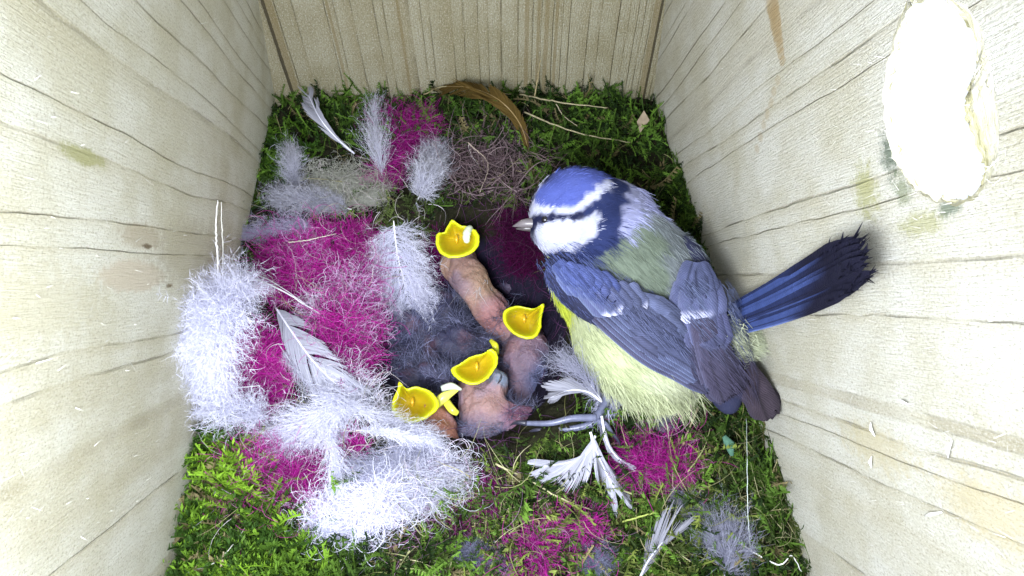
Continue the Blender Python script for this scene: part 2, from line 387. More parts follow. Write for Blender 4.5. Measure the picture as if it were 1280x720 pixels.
spot(srr, ur, 1128, 235, 0.3, 0.3, (0.2, 0.24, 0.13), 0.7, 1.0)
spot(srr, ur, 1185, 262, 0.32, 0.16, (0.10, 0.15, 0.10), 0.75, 1.0)
spot(srr, ur, 1150, 280, 0.6, 0.25, (0.36, 0.36, 0.14), 0.6, 0.9)
spot(srr, ur, 905, 300, 2.2, 1.2, (0.42, 0.42, 0.36), 0.45, 0.7)
spot(srr, ur, 1095, 560, 1.5, 0.5, (0.52, 0.45, 0.24), 0.5, 0.9)
spot(srr, ur, 1240, 640, 1.5, 0.6, (0.55, 0.46, 0.24), 0.5, 0.9)
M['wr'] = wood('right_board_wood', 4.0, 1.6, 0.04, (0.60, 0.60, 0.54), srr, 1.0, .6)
spb = []
gb = np.array([0, 0.0, 1.0]); nb = np.array([0, -1.0, 0]); ob_ = np.array([-7.5, YB, 0])
for x_, w_ in ((505, .05), (658, .07), (672, .05), (682, .07), (694, .05), (812, .10), (353, .12), (422, .05), (347, .055), (817, .04)):
    q_ = uvmap(PP(x_, 60, ob_, nb), nb, ob_, gb); spb.append((float(q_[0]), float(q_[1]), 9.0, w_, (0.22, 0.16, 0.06) if x_ not in (347, 817) else (.04, .03, .015), 0.5 if x_ not in (347, 817) else .85, 0.25))
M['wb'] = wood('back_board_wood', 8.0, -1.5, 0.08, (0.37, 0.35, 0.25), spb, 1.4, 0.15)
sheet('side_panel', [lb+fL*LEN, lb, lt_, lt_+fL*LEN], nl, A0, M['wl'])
HI = [(1133, 3), (1120, 38), (1109, 80), (1103, 120), (1107, 165), (1118, 202), (1140, 235), (1165, 251), (1195, 257), (1220, 248), (1238, 222), (1249, 190), (1249, 150), (1243, 100), (1238, 78), (1231, 60), (1229, 38), (1207, 8), (1172, -9), (1148, -7)]
HO = [(1142, 6), (1128, 42), (1118, 82), (1114, 120), (1119, 163), (1129, 198), (1147, 230), (1168, 246), (1195, 251), (1213, 246), (1228, 232), (1230, 214), (1225, 188), (1210, 158), (1207, 138), (1212, 112), (1221, 96), (1223, 50), (1203, 14), (1172, -5)]
def dense(pl, n, jit):
    p = np.array(pl+[pl[0]], float); s = np.linspace(0, len(pl), n, endpoint=False); i = s.astype(int); f = (s-i)[:, None]
    q = p[i]*(1-f)+p[i+1]*f; return q+R.normal(0, jit, q.shape)
hi = dense(HI, 120, 0.9); ho = dense(HO, 120, 2.2); TH = 1.1
hin = PP(hi[:, 0], hi[:, 1], B0, nr); hout = PP(ho[:, 0], ho[:, 1], B0-nr*TH, nr)
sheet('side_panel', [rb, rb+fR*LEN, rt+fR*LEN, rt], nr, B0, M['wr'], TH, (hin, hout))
nb = np.array([0, -1.0, 0]); ox = 1.0
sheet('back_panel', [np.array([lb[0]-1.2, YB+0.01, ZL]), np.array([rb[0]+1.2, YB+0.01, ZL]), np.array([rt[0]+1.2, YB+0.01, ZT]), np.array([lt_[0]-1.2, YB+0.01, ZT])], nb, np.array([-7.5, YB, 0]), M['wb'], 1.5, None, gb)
fz = np.array([[-10, -14, ZL], [8.5, -14, ZL], [8.5, YB+1.4, ZL], [-10, YB+1.4, ZL]], float); fb = MB()
fb.add(np.vstack([fz, fz-[0, 0, 1.2]]), quads=[[0, 1, 2, 3], [7, 6, 5, 4], [0, 4, 5, 1], [1, 5, 6, 2], [2, 6, 7, 3], [3, 7, 4, 0]]); fb.build('floor_panel', M['wb'], box, smooth=False)
# raised wood fibres torn up by the saw
def splinters(n, reg, p0, n_, col, wid=0.02):
    mb = MB(); x = R.uniform(reg[0], reg[2], n); y = R.uniform(reg[1], reg[3], n); p = PP(x, y, p0, n_)
    d = nrm(R.normal(size=(n, 3))*0.7+gdir); d = nrm(d-(d@n_)[:, None]*n_+n_*0.25); L = R.uniform(0.05, 0.22, n)
    f = np.linspace(0, 1, 3)[None, :, None]; path = p[:, None]+d[:, None]*L[:, None, None]*f+n_*0.01
    ribbons(mb, path, R.uniform(0.008, wid, n), np.array(col)*R.uniform(0.8, 1.1, (n, 1)), nor=n_); return mb
splinters(320, (870, 60, 1270, 700), B0, nr, (0.66, 0.65, 0.60), .014).build('wood_fibres', M['straw'], box)
splinters(140, (5, 20, 320, 700), A0, nl, (0.75, 0.74, 0.66)).build('wood_fibres', M['straw'], box)
mb = MB()
for (x, y, dx, dy, L) in ((1180, 640, -20, 4, 1), (1096, 545, -3, -18, 1), (1188, 572, 8, -22, 1), (1092, 570, 2, 14, 1), (1130, 500, 10, 4, 1)):
    a = PP(x, y, B0, nr)+nr*0.03; b = PP(x+dx, y+dy, B0, nr)+nr*0.06; tube(mb, np.array([a, (a+b)/2+nr*0.03, b]), [0.012, 0.028, 0.006], (0.85, 0.85, 0.82), 5)
mb.build('loose_splinter', M['straw'], box)

# ------------------------------------------------------------------ nest bed
nest = empty('nest', (-1, 0, -3), 'deep mossy nest cup filling the bottom of the wooden box', 'nest')
gx, gy = np.meshgrid(np.linspace(-8.6, 7.6, 240), np.linspace(-11.5, 7.09, 270), indexing='xy'); gz = height(gx, gy)+0.10*(R.random(gx.shape)-0.5)
lx = A0[0]+(YB-gy)*fL[0]; rx = B0[0]+(YB-gy)*fR[0]; gxx = np.clip(gx, lx+0.02, rx-0.02)
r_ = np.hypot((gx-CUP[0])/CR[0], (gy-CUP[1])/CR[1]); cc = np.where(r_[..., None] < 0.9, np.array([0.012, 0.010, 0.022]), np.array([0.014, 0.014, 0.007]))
ny, nx = gx.shape; ii = (np.arange(ny-1)[:, None]*nx+np.arange(nx-1)[None]).ravel()
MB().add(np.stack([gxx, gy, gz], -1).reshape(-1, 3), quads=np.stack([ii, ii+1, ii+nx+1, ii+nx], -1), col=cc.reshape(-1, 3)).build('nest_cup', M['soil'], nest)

# magenta wool tufts, px outlines
WOOL = [
 ([(325, 318), (352, 292), (420, 285), (462, 285), (478, 330), (468, 372), (430, 372), (400, 350), (372, 385), (340, 375), (328, 345)], 'large tuft of magenta wool left of the big white downy feather', 3000, 1),
 ([(402, 372), (470, 368), (478, 415), (462, 470), (440, 500), (410, 470), (398, 430), (380, 400)], 'magenta wool tuft beside the grey down of the nestlings', 1700, 0.95),
 ([(300, 425), (325, 410), (345, 428), (362, 470), (358, 500), (330, 522), (300, 500), (288, 465)], 'bright magenta wool ball between the fluffy white feathers on the left', 1500, 1.25),
 ([(280, 560), (330, 548), (380, 560), (402, 590), (405, 640), (370, 655), (320, 655), (290, 620)], 'magenta wool tuft in front above the bright green moss', 2000, 0.95),
 ([(468, 140), (520, 132), (552, 150), (545, 185), (510, 205), (482, 195), (470, 165)], 'magenta wool tuft at the back of the nest behind the spiky white feather', 900, 0.8),
 ([(462, 205), (490, 198), (508, 220), (495, 240), (465, 240)], 'small pink wool wisp between the spiky and the round white feather', 320, 0.9),
 ([(770, 545), (800, 552), (850, 548), (868, 575), (862, 602), (820, 612), (785, 600), (765, 575)], 'magenta wool tuft under the belly of the adult bird', 1100, 0.75),
 ([(630, 708), (650, 690), (670, 655), (720, 645), (755, 658), (740, 690), (690, 700), (670, 730), (625, 735)], 'long magenta wool tuft in the moss at the near edge', 1200, 0.85),
 ([(615, 690), (640, 682), (648, 705), (625, 716)], 'tiny magenta wool tuft in the moss at the near edge', 150, 0.8),
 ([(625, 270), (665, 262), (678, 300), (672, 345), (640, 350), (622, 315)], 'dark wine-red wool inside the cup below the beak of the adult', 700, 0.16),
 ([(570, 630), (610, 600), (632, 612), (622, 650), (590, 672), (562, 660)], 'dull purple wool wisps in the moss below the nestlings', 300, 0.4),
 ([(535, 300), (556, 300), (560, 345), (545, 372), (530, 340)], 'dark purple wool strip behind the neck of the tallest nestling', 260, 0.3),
 ([(425, 545), (452, 545), (456, 570), (438, 578), (425, 565)], 'little magenta wool patch under the pointed white feather', 160, 0.9)]
def inset_dist(x, y, poly):
    p = np.array(poly, float); q = np.roll(p, -1, 0); d = np.full(len(x), 1e9)
    for a, b in zip(p, q):
        ab = b-a; t = np.clip(((x-a[0])*ab[0]+(y-a[1])*ab[1])/max(ab@ab, 1e-9), 0, 1)
        d = np.minimum(d, np.hypot(x-a[0]-t*ab[0], y-a[1]-t*ab[1]))
    return d
def fluff(poly, n, col, thick=0.28, L=(0.6, 1.7), wid=0.0075, curl=0.38, name='wool_tuft', lift=0.0, pad=True, mat='wool', padcol=None, cvar=0.35):
    poly = np.array(poly, float); lo, hi_ = poly.min(0), poly.max(0); mb = MB(); col = np.array(col, float)
    x = R.uniform(lo[0], hi_[0], n*4); y = R.uniform(lo[1], hi_[1], n*4); m = inpoly(x, y, poly); x, y = x[m][:n], y[m][:n]; n = len(x)
    ed = np.clip(inset_dist(x, y, poly)/22, 0, 1); p = PH(x, y, 0); K = 12
    p[:, 2] += lift+thick*np.sqrt(ed)*R.uniform(0.3, 1.1, n)
    d = nrm(R.normal(size=(n, 3))*[1, 1, 0.35]); Ls = R.uniform(L[0], L[1], n)*(0.35+0.65*ed); step = (Ls/(K-1))[:, None]; path = [p-d*step*(K-1)/2]; ax = nrm(R.normal(size=(n, 3))+[0, 0, 1.5]); cu = curl*R.uniform(-1, 1.3, (n, 1))
    for k in range(K-1):
        d = nrm(d+np.cross(ax, d)*cu+R.normal(0, 0.10, (n, 3))*[1, 1, 0.6]); path.append(path[-1]+d*step)
    path = np.stack(path, 1); hh = height(path[..., 0], path[..., 1])+0.02; path[..., 2] = np.maximum(path[..., 2], hh)
    pv_ = vn(p[:, 0]*2.4, p[:, 1]*2.4, 21)[:, None]; cv = col*R.uniform(1-cvar, 1+cvar, (n, 1))*(1 if cvar < .2 else (.55+.9*pv_)); pale = R.random(n) < 0.11; cv[pale] = cv[pale]*0.5+np.array([0.42, 0.34, 0.42])*min(1.0, col.max()*1.6)
    ribbons(mb, path, R.uniform(0.6, 1.3, n)*wid, cv, taper=False)
    if pad:
        s = 7.0; X, Y = np.meshgrid(np.arange(lo[0], hi_[0]+s, s), np.arange(lo[1], hi_[1]+s, s)); X = X.ravel(); Y = Y.ravel()
        inn = inpoly(X, Y, poly); e2 = np.where(inn, np.clip(inset_dist(X, Y, poly)/20, 0, 1), 0); q = PH(X, Y, 0); q[:, 2] += lift-0.04+thick*0.75*np.sqrt(e2)
        nx_ = len(np.arange(lo[0], hi_[0]+s, s)); ny_ = len(X)//nx_; i = (np.arange(ny_-1)[:, None]*nx_+np.arange(nx_-1)[None]).ravel()
        qd = np.stack([i, i+nx_, i+nx_+1, i+1], -1); keep = inn[qd].all(1); qd = qd[keep][:, ::-1]
        if len(qd):
            u_, inv = np.unique(qd, return_inverse=True)
            mb.add(q[u_], quads=inv.reshape(qd.shape), col=(col*0.42 if padcol is None else np.array(padcol)))  # default pad colour darkened for depth: shade between the fibres painted in
    return mb.build(name, M[mat])
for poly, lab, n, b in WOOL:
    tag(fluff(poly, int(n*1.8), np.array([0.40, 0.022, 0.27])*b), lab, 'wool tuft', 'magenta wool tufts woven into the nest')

# moss
def moss_proto(seed, L, nl_, leaf):
    r = np.random.default_rng(seed); K = 9; t = np.linspace(0, 1, K); bend = r.uniform(-1.1, 1.1); path = np.stack([bend*t*t*L*0.6, r.uniform(-.5, .5)*t*t*L, t*L*(1-.25*t)], -1)
    path += np.stack([0.03*np.sin(t*7+seed), 0.03*np.cos(t*6+seed), 0*t], -1)*L
    V = []; T = []; n = 0
    a = r.normal(size=3); sd = nrm(np.cross(np.gradient(path, axis=0), a))*0.014
    V.append(np.stack([path-sd, path+sd], 1).reshape(-1, 3)); T += [[2*i, 2*i+1, 2*i+3] for i in range(K-1)]+[[2*i, 2*i+3, 2*i+2] for i in range(K-1)]; n = 2*K
    for i in range(nl_):
        u = 0.12+0.88*i/nl_; c = np.array([np.interp(u, t, path[:, j]) for j in range(3)]); an = (i % 2)*3.14+(i % 3 == 0)*1.4+r.uniform(-.35, .35)
        side = np.array([math.cos(an), math.sin(an), 0]); tg = np.array([0, 0, 1.0]); dd = nrm(side*0.8+tg*(0.75+0.3*u)); l = leaf*(1.1-0.6*u)*.85*r.uniform(.8, 1.2); ws = nrm(np.cross(dd, side+[0.1, 0.2, 0]))*l*0.17
        V.append(np.array([c, c+dd*l*0.45+ws, c+dd*l*0.45-ws, c+dd*l+side*l*0.12])); T += [[n, n+1, n+2], [n+1, n+3, n+2]]; n += 4
    return np.vstack(V), np.array(T)
protos = [moss_proto(i, 1.0, 30, 0.22) for i in range(4)]+[moss_proto(9+i, 1.0, 40, 0.13) for i in range(4)]
NESTPX = [(345, 128), (480, 112), (560, 108), (700, 120), (760, 112), (815, 135), (845, 190), (885, 240), (905, 330), (945, 430), (988, 540), (1003, 640), (1012, 800), (205, 800), (226, 715), (245, 560), (240, 480), (262, 340), (290, 250), (318, 170)]
def moss(n, poly, name, colA, colB, scale, up, avoid=1.0, seed=0, dirfn=None):
    poly = np.array(poly, float); lo, hi_ = poly.min(0), poly.max(0); x = R.uniform(lo[0], hi_[0], n*3); y = R.uniform(lo[1], hi_[1], n*3); m = inpoly(x, y, poly)
    if avoid > 0:
        for wp, _, _, _ in WOOL: m &= ~(inpoly(x, y, wp) & (R.random(len(x)) < 0.93*avoid))
        for wp in BLOCK: m &= ~(inpoly(x, y, wp) & (R.random(len(x)) < (1.0 if wp is CUPPX else 0.97*avoid)))
    x, y = x[m][:n], y[m][:n]; p = PH(x, y, 0); n = len(p); cl = vn(p[:, 0]*1.6, p[:, 1]*1.6, 4+seed); cl2 = vn(p[:, 0]*5, p[:, 1]*5, 6+seed)
    k = R.integers(0, len(protos), n); mb = MB()
    out = nrm(np.stack([np.cos(cl*14+R.normal(0, .6, n)), np.sin(cl*14+R.normal(0, .6, n)), 0*cl], -1))
    if dirfn is not None: out = nrm(out*0.6+dirfn)
    z = nrm(out*R.uniform(0.5, 1.3, (n, 1))+np.array([0, 0, 1.0])*R.uniform(up[0], up[1], (n, 1)))
    a = nrm(np.cross(z, R.normal(size=(n, 3)))); b = np.cross(z, a); sc_ = R.uniform(scale[0], scale[1], n)
    tx_, ty_ = pix(p+z*(sc_*.9)[:, None]); okk = (~inpoly(tx_, ty_, CUPPX)|((avoid == 0)&(ty_ > 535)))&(~inpoly(tx_, ty_, FOOTPX)|(R.random(n) < (.3 if avoid else .9))); p, z, a, b, sc_, cl, cl2, k = p[okk], z[okk], a[okk], b[okk], sc_[okk], cl[okk], cl2[okk], k[okk]; n = len(p)
    f = np.clip((cl-.5)*1.8+(cl2-.5)*1.4+.38+R.normal(0, .16, n), 0, 1)[:, None]; col = np.array(colA)*(1-f)+np.array(colB)*f
    dry = R.random(n) < (.03+.10*(vn(p[:, 0]*1.1, p[:, 1]*1.1, 40) > .72)); col[dry] = np.array([0.20, 0.17, 0.08])*R.uniform(.6, 1.1, (dry.sum(), 1))
    for kk in range(len(protos)):
        V, T = protos[kk]; s = np.where(k == kk)[0]
        if not len(s): continue
        W = p[s][:, None]+sc_[s][:, None, None]*(V[None, :, :1]*a[s][:, None]+V[None, :, 1:2]*b[s][:, None]+V[None, :, 2:]*z[s][:, None]); W[..., 2] -= 0.08
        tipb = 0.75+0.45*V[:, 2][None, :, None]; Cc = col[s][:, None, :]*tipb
        TT = (T[None]+np.arange(len(s))[:, None, None]*len(V)).reshape(-1, 3)
        W[..., 0] = np.clip(W[..., 0], A0[0]+(YB-W[..., 1])*fL[0]+0.05, B0[0]+(YB-W[..., 1])*fR[0]-0.05); W[..., 1] = np.minimum(W[..., 1], YB-0.05)
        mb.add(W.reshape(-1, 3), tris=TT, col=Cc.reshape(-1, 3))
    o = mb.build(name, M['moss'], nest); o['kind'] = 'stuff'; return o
CUPPX = [(540, 248), (620, 240), (690, 280), (722, 380), (742, 450), (722, 505), (660, 540), (640, 590), (560, 590), (500, 545), (465, 490), (455, 430), (480, 380), (530, 330)]
WHITEPX = [(215, 390), (250, 350), (330, 340), (350, 300), (300, 290), (330, 220), (420, 190), (560, 190), (575, 240), (540, 262), (440, 280), (545, 300), (550, 400), (470, 430), (470, 500), (540, 550), (600, 580), (560, 640), (450, 690), (370, 680), (355, 640), (410, 600), (330, 540), (255, 535), (238, 470)]
TWIGPX = [(560, 190), (600, 170), (655, 180), (655, 262), (620, 285), (560, 262)]
FOOTPX = [(650, 510), (745, 500), (800, 590), (770, 622), (735, 600), (675, 595), (650, 545)]
BLOCK = [CUPPX, WHITEPX, TWIGPX]
moss(7200, NESTPX, 'moss', (0.010, 0.026, 0.004), (0.125, 0.24, 0.03), (0.6, 1.5), (-0.05, 0.6))
moss(1500, [(226, 720), (245, 560), (275, 555), (300, 640), (340, 660), (380, 720), (380, 790), (205, 790)], 'moss', (0.03, 0.075, 0.008), (0.20, 0.37, 0.025), (0.8, 1.6), (0.1, 0.8), 0.6, 1, np.array([0.2, 0.9, 0.3]))
moss(500, [(310, 170), (345, 160), (400, 170), (380, 210), (335, 235), (300, 268), (295, 240)], 'moss', (0.025, 0.07, 0.006), (0.13, 0.26, 0.02), (0.4, 0.8), (0.4, 1.2), 0, 2)
moss(450, [(820, 215), (850, 215), (885, 250), (900, 330), (880, 320), (850, 265)], 'moss', (0.02, 0.05, 0.006), (0.12, 0.20, 0.025), (0.4, 0.8), (0.4, 1.2), 0, 3)
moss(260, [(520, 240), (580, 240), (600, 265), (545, 285), (450, 290), (470, 262)], 'moss', (0.04, 0.06, 0.015), (0.13, 0.18, 0.05), (0.35, 0.7), (0.2, .8), 0, 4)
moss(700, [(640, 600), (960, 560), (985, 650), (950, 790), (480, 790), (560, 660)], 'moss', (0.03, 0.05, 0.01), (0.19, 0.24, 0.05), (0.7, 1.4), (0.1, 0.8), 0.5, 5)

moss(420, [(640, 545), (700, 538), (735, 560), (720, 610), (610, 625), (575, 610), (600, 590)], 'moss', (0.03, 0.06, 0.01), (0.16, 0.24, 0.04), (0.3, 0.6), (0.2, 0.9), 0, 6)
moss(300, [(560, 245), (660, 235), (680, 270), (600, 262), (545, 262)], 'moss', (0.02, 0.04, 0.01), (0.12, 0.18, 0.04), (0.3, 0.6), (0.2, 0.9), 0, 7)
moss(500, [(345, 135), (600, 118), (810, 130), (840, 190), (700, 190), (400, 170)], 'moss', (0.02, 0.05, 0.006), (0.12, 0.24, 0.03), (0.6, 1.1), (0.5, 1.3), 0, 8)

# fine dry roots and grass bits
def strands(mb, n, poly, colA, colB, L, wid, lift=(0.02, 0.35), curl=0.25, flat=0.3):
    poly0 = poly; poly = np.array(poly, float); lo, hi_ = poly.min(0), poly.max(0); x = R.uniform(lo[0], hi_[0], n*4); y = R.uniform(lo[1], hi_[1], n*4); m = inpoly(x, y, poly); x, y = x[m][:n], y[m][:n]; n = len(x)
    if poly0 is not CUPPX: k_ = ~inpoly(x, y, CUPPX); x, y = x[k_], y[k_]; n = len(x)
    p = PH(x, y, 0); p[:, 2] += R.uniform(*lift, n); K = 8; d = nrm(R.normal(size=(n, 3))*[1, 1, flat]); Ls = R.uniform(*L, n); path = [p]; ax = nrm(R.normal(size=(n, 3)))
    for k in range(K-1): d = nrm(d+np.cross(ax, d)*curl+R.normal(0, .06, (n, 3))); path.append(path[-1]+d*(Ls/(K-1))[:, None])
    path = np.stack(path, 1); path[..., 2] = np.maximum(path[..., 2], height(path[..., 0], path[..., 1])+0.03)
    path[..., 0] = np.clip(path[..., 0], A0[0]+(YB-path[..., 1])*fL[0]+0.05, B0[0]+(YB-path[..., 1])*fR[0]-0.05); path[..., 1] = np.minimum(path[..., 1], YB-0.05)
    f = R.random((n, 1)); ribbons(mb, path, R.uniform(.5, 1.3, n)*wid, np.array(colA)*(1-f)+np.array(colB)*f)
mb = MB(); strands(mb, 900, TWIGPX, (0.06, 0.03, 0.045), (0.24, 0.18, 0.19), (0.5, 1.8), 0.028); strands(mb, 350, [(545, 180), (690, 150), (700, 230), (680, 330), (600, 300)], (0.05, 0.02, 0.04), (0.22, 0.15, 0.16), (0.5, 1.6), 0.02)
o = mb.build('root_fibres', M['straw'], nest); o['kind'] = 'stuff'
mb = MB(); strands(mb, 420, NESTPX, (0.10, 0.10, 0.03), (0.34, 0.31, 0.16), (0.5, 2.0), 0.022); strands(mb, 260, [(480, 600), (960, 560), (1000, 720), (480, 760)], (0.14, 0.17, 0.04), (0.40, 0.38, 0.22), (0.6, 2.2), 0.026)
strands(mb, 650, [(280, 270), (600, 180), (560, 640), (260, 660)], (0.3, 0.3, 0.2), (0.6, 0.54, 0.62), (0.4, 1.6), 0.016, (0.1, 0.5), 0.4)
strands(mb, 420, [(500, 600), (760, 590), (760, 720), (480, 740)], (.16, .05, .14), (.36, .22, .36), (.4, 1.3), .011)
strands(mb, 200, [(860, 500), (960, 540), (990, 700), (850, 640)], (.16, .17, .06), (.36, .34, .2), (.4, 1.6), .014)
o = mb.build('grass_fibres', M['straw'], nest); o['kind'] = 'stuff'
mb = MB(); strands(mb, 500, CUPPX, (0.02, 0.01, 0.03), (0.10, 0.04, 0.10), (0.4, 1.5), 0.02); o = mb.build('cup_lining', M['wool'], nest); o['kind'] = 'stuff'

# ------------------------------------------------------------------ feathers
WH = np.array([0.74, 0.75, 0.89])
def downy(name, pts, width, lab, col=WH, nb=75, nbl=12, roll=35, up=0.15, ang=48, curl=0.45, shaft=0.016, bl=0.13, taperw=(0.55, 1.0, 0.8), cat='feather', group='loose feathers lining the nest', messy=0.3, both=2):
    """pts: (px, py, lift) along the shaft from quill to tip; width = half width in cm"""
    pt = np.array([PH(a, b, c)[0] for a, b, c in pts]); sp = spline(pt, 40); mb = MB(); K = 7
    n = int(nb*both*1.7); u = np.sort(R.uniform(0.04, 1, n)); idx = u*39; i0 = np.minimum(idx.astype(int), 38); f = (idx-i0)[:, None]; base = sp[i0]*(1-f)+sp[i0+1]*f
    tg = nrm(np.gradient(sp, axis=0))[i0]; upv = nrm(np.array([0, -0.35, 1.0])-np.sum(tg*[0, -0.35, 1.0], -1)[:, None]*tg); side = np.cross(tg, upv); sg = R.choice([-1, 1], n)[:, None]
    ro = np.radians(R.normal(0, roll, n))[:, None]; sd = side*sg*np.cos(ro)+upv*np.abs(np.sin(ro))
    an = np.radians(R.normal(ang, 22 if ang > 30 else 9, n))[:, None]; wp = np.interp(u, [0, 0.45, 1], taperw); Ls = (width*wp*R.uniform(0.7, 1.12, n))/np.maximum(np.sin(an[:, 0]), .5)
    d = nrm(sd*np.sin(an)+tg*np.cos(an)+upv*up); path = [base]
    for k in range(K-1): d = nrm(d+tg*curl*0.25+R.normal(0, messy*0.6, (n, 3))-upv*0.05); path.append(path[-1]+d*(Ls/(K-1))[:, None])
    path = np.stack(path, 1); hh = height(path[..., 0], path[..., 1])+0.04; path[..., 2] = np.maximum(path[..., 2], hh)
    lx = A0[0]+(YB-path[..., 1])*fL[0]+0.05; path[..., 0] = np.maximum(path[..., 0], lx)
    cv = col*R.uniform(0.82, 1.08, (n, 1)); ribbons(mb, path, R.uniform(0.006, 0.013, n), cv, nor=nrm(upv+R.normal(0, .45, (n, 3))))
    if nbl:
        bt = R.uniform(0.1, 1, (n, nbl)); bi = np.minimum((bt*(K-1)).astype(int), K-2); bf = (bt*(K-1)-bi)[..., None]; rr = np.arange(n)[:, None]
        b0 = path[rr, bi]*(1-bf)+path[rr, bi+1]*bf; bd = nrm(path[rr, bi+1]-path[rr, bi]); q = nrm(R.normal(size=bd.shape)); dd = nrm(bd*0.75+q*0.75); l = bl*1.6*R.uniform(.4, 1.3, bt.shape)[..., None]
        b0 = b0.reshape(-1, 3); dd = dd.reshape(-1, 3); l = l.reshape(-1, 1); p2 = np.stack([b0, b0+dd*l*0.5, b0+nrm(dd+R.normal(0, .35, dd.shape))*l], 1)
        ribbons(mb, p2, R.uniform(0.005, 0.010, len(b0)), np.repeat(cv, nbl, 0), nor=nrm(np.repeat(upv, nbl, 0)+R.normal(0, .6, b0.shape)))
    o = mb.build(name, M['down']); tag(o, lab, cat, group)
    if shaft:
        sm = MB(); tube(sm, sp, np.linspace(shaft, shaft*0.3, 40), np.array([0.85, 0.84, 0.9])*(0.5+0.5*col.max()/0.9), 5); sm.build('shaft', M['horn'], o)
    return o
def vane_grid(mb, sp, wl, wr, upv, col, camber=0.12, nacross=6, edge=None, notch=0.0, colf=None):
    """strip of vane round the shaft sp (n,3) with half widths wl/wr (n)"""
    n = len(sp); tg = nrm(np.gradient(sp, axis=0)); upv = nrm(np.asarray(upv)-np.sum(tg*upv, -1)[:, None]*tg); sd = np.cross(tg, upv)
    a = np.linspace(-1, 1, nacross*2+1); wd = np.where(a[None, :] < 0, wl[:, None], wr[:, None])*a[None, :]
    V = sp[:, None]+sd[:, None]*wd[..., None]-upv[:, None]*(camber*np.abs(wd)*np.abs(a)[None])[..., None]-tg[:, None]*0*wd[..., None]
    if notch: V = V+tg[:, None]*(R.normal(0, notch, wd.shape)*(np.linspace(0, 1, n)[:, None] > 0.93))[..., None]
    ln = np.concatenate([[0], np.cumsum(np.linalg.norm(np.diff(sp, axis=0), axis=1))]); uv = np.stack([np.repeat(ln[:, None], len(a), 1), wd], -1)
    cc = np.tile(np.array(col, float), (n, len(a), 1))
    if colf is not None: cc = colf(np.linspace(0, 1, n)[:, None]*np.ones((1, len(a))), np.ones((n, 1))*a[None], cc)
    m = len(a); i = (np.arange(n-1)[:, None]*m+np.arange(m-1)[None]).ravel()
    return mb.add(V.reshape(-1, 3), quads=np.stack([i, i+1, i+m+1, i+m], -1), col=cc.reshape(-1, 3), uv=uv.reshape(-1, 2))
def vaned(name, pts, width, lab, col=WH, nb=120, ang=28, splits=5, shaft=0.03, prof=((0, .15), (0.15, .8), (0.6, 1), (0.9, .8), (1, .45)), asym=1.0, bow=0.12, wid=0.026, K=6, group='loose feathers lining the nest', curlz=0.0, mat='down', abs_pts=False):
    pt = np.array(pts, float) if abs_pts else np.array([PH(a, b, c)[0] for a, b, c in pts]); sp = spline(pt, 60); tg0 = nrm(np.gradient(sp, axis=0)); mb = MB()
    for s in (-1, 1):
        u = np.linspace(0.03, 1, nb); i0 = np.minimum((u*59).astype(int), 58); f = (u*59-i0)[:, None]; base = sp[i0]*(1-f)+sp[i0+1]*f; tg = tg0[i0]
        upv = nrm(np.array([0, -0.45, 1.0])-np.sum(tg*[0, -0.45, 1.0], -1)[:, None]*tg); side = np.cross(tg, upv)*s
        an = np.radians(ang+R.normal(0, 1.5, nb))
        cuts = np.sort(R.uniform(0.1, 1, splits)); seg = np.searchsorted(cuts, u); off = R.normal(0, 7 if splits > 4 else 1.5, splits+1)[seg]; an = an+np.radians(off); an = np.clip(an, .12, 1.3)[:, None]
        L = width*(asym if s > 0 else 1)*np.interp(u, *zip(*prof))/np.maximum(np.sin(an[:, 0]), .3)*R.uniform(.94, 1.04, nb)
        d = nrm(side*np.sin(an)+tg*np.cos(an)); path = [base]
        for k in range(K-1): d = nrm(d+tg*0.10-upv*bow*0.5+upv*curlz); path.append(path[-1]+d*(L/(K-1))[:, None])
        path = np.stack(path, 1)
        if not abs_pts: path[..., 2] = np.maximum(path[..., 2], height(path[..., 0], path[..., 1])+0.05)
        ribbons(mb, path, wid, col*.64*R.uniform(.74, 1.08, (nb, 1)), nor=nrm(upv+R.normal(0, .18, (nb, 3))), taper=[1, 1, 1, .95, .8, .35])
    o = mb.build(name, M[mat]); tag(o, lab, 'feather', group); sm = MB(); tube(sm, sp, np.linspace(shaft, shaft*.25, 60), col*1.1+0.03, 6); sm.build('shaft', M['horn'], o); return o
GW = np.array([0.46, 0.47, 0.62]); GR = np.array([0.20, 0.21, 0.31])
downy('downy_feather', [(492, 276, .5), (497, 318, .75), (507, 360, .6), (518, 412, .2)], 1.12, 'big soft white downy feather with a pale shaft, beside the left edge of the cup', nb=190, nbl=16, roll=22, ang=62, bl=.16, messy=.14, taperw=(.75, 1.0, .55))
downy('downy_feather', [(306, 352, 1.6), (282, 383, 2.6), (266, 425, 2.6), (262, 465, 1.7)], 1.15, 'fluffiest white feather ball touching the left wall', col=WH*1.06, nb=330, nbl=18, roll=55, ang=72, bl=.17, taperw=(.75, 1.0, .7))
downy('downy_feather', [(335, 522, .5), (305, 512, 1.2), (278, 505, 1.3), (262, 495, .9)], 0.8, 'white downy feather below the fluffy ball, against the left wall', col=WH*.95, nb=120, nbl=14, roll=45, ang=60)
downy('downy_feather', [(522, 250, .2), (532, 228, .5), (540, 205, .4), (543, 190, .2)], 0.72, 'rounded white downy feather at the back of the cup behind the tallest nestling', col=WH*.8, nb=120, nbl=14, roll=35, ang=55)
downy('spiky_feather', [(478, 222, .2), (474, 195, .55), (470, 165, .7), (468, 138, .6)], 0.55, 'spiky white feather tuft standing in front of the rear magenta wool', col=WH*.85, nb=90, nbl=6, roll=60, ang=24, bl=.1, taperw=(1.3, 1.2, .8))
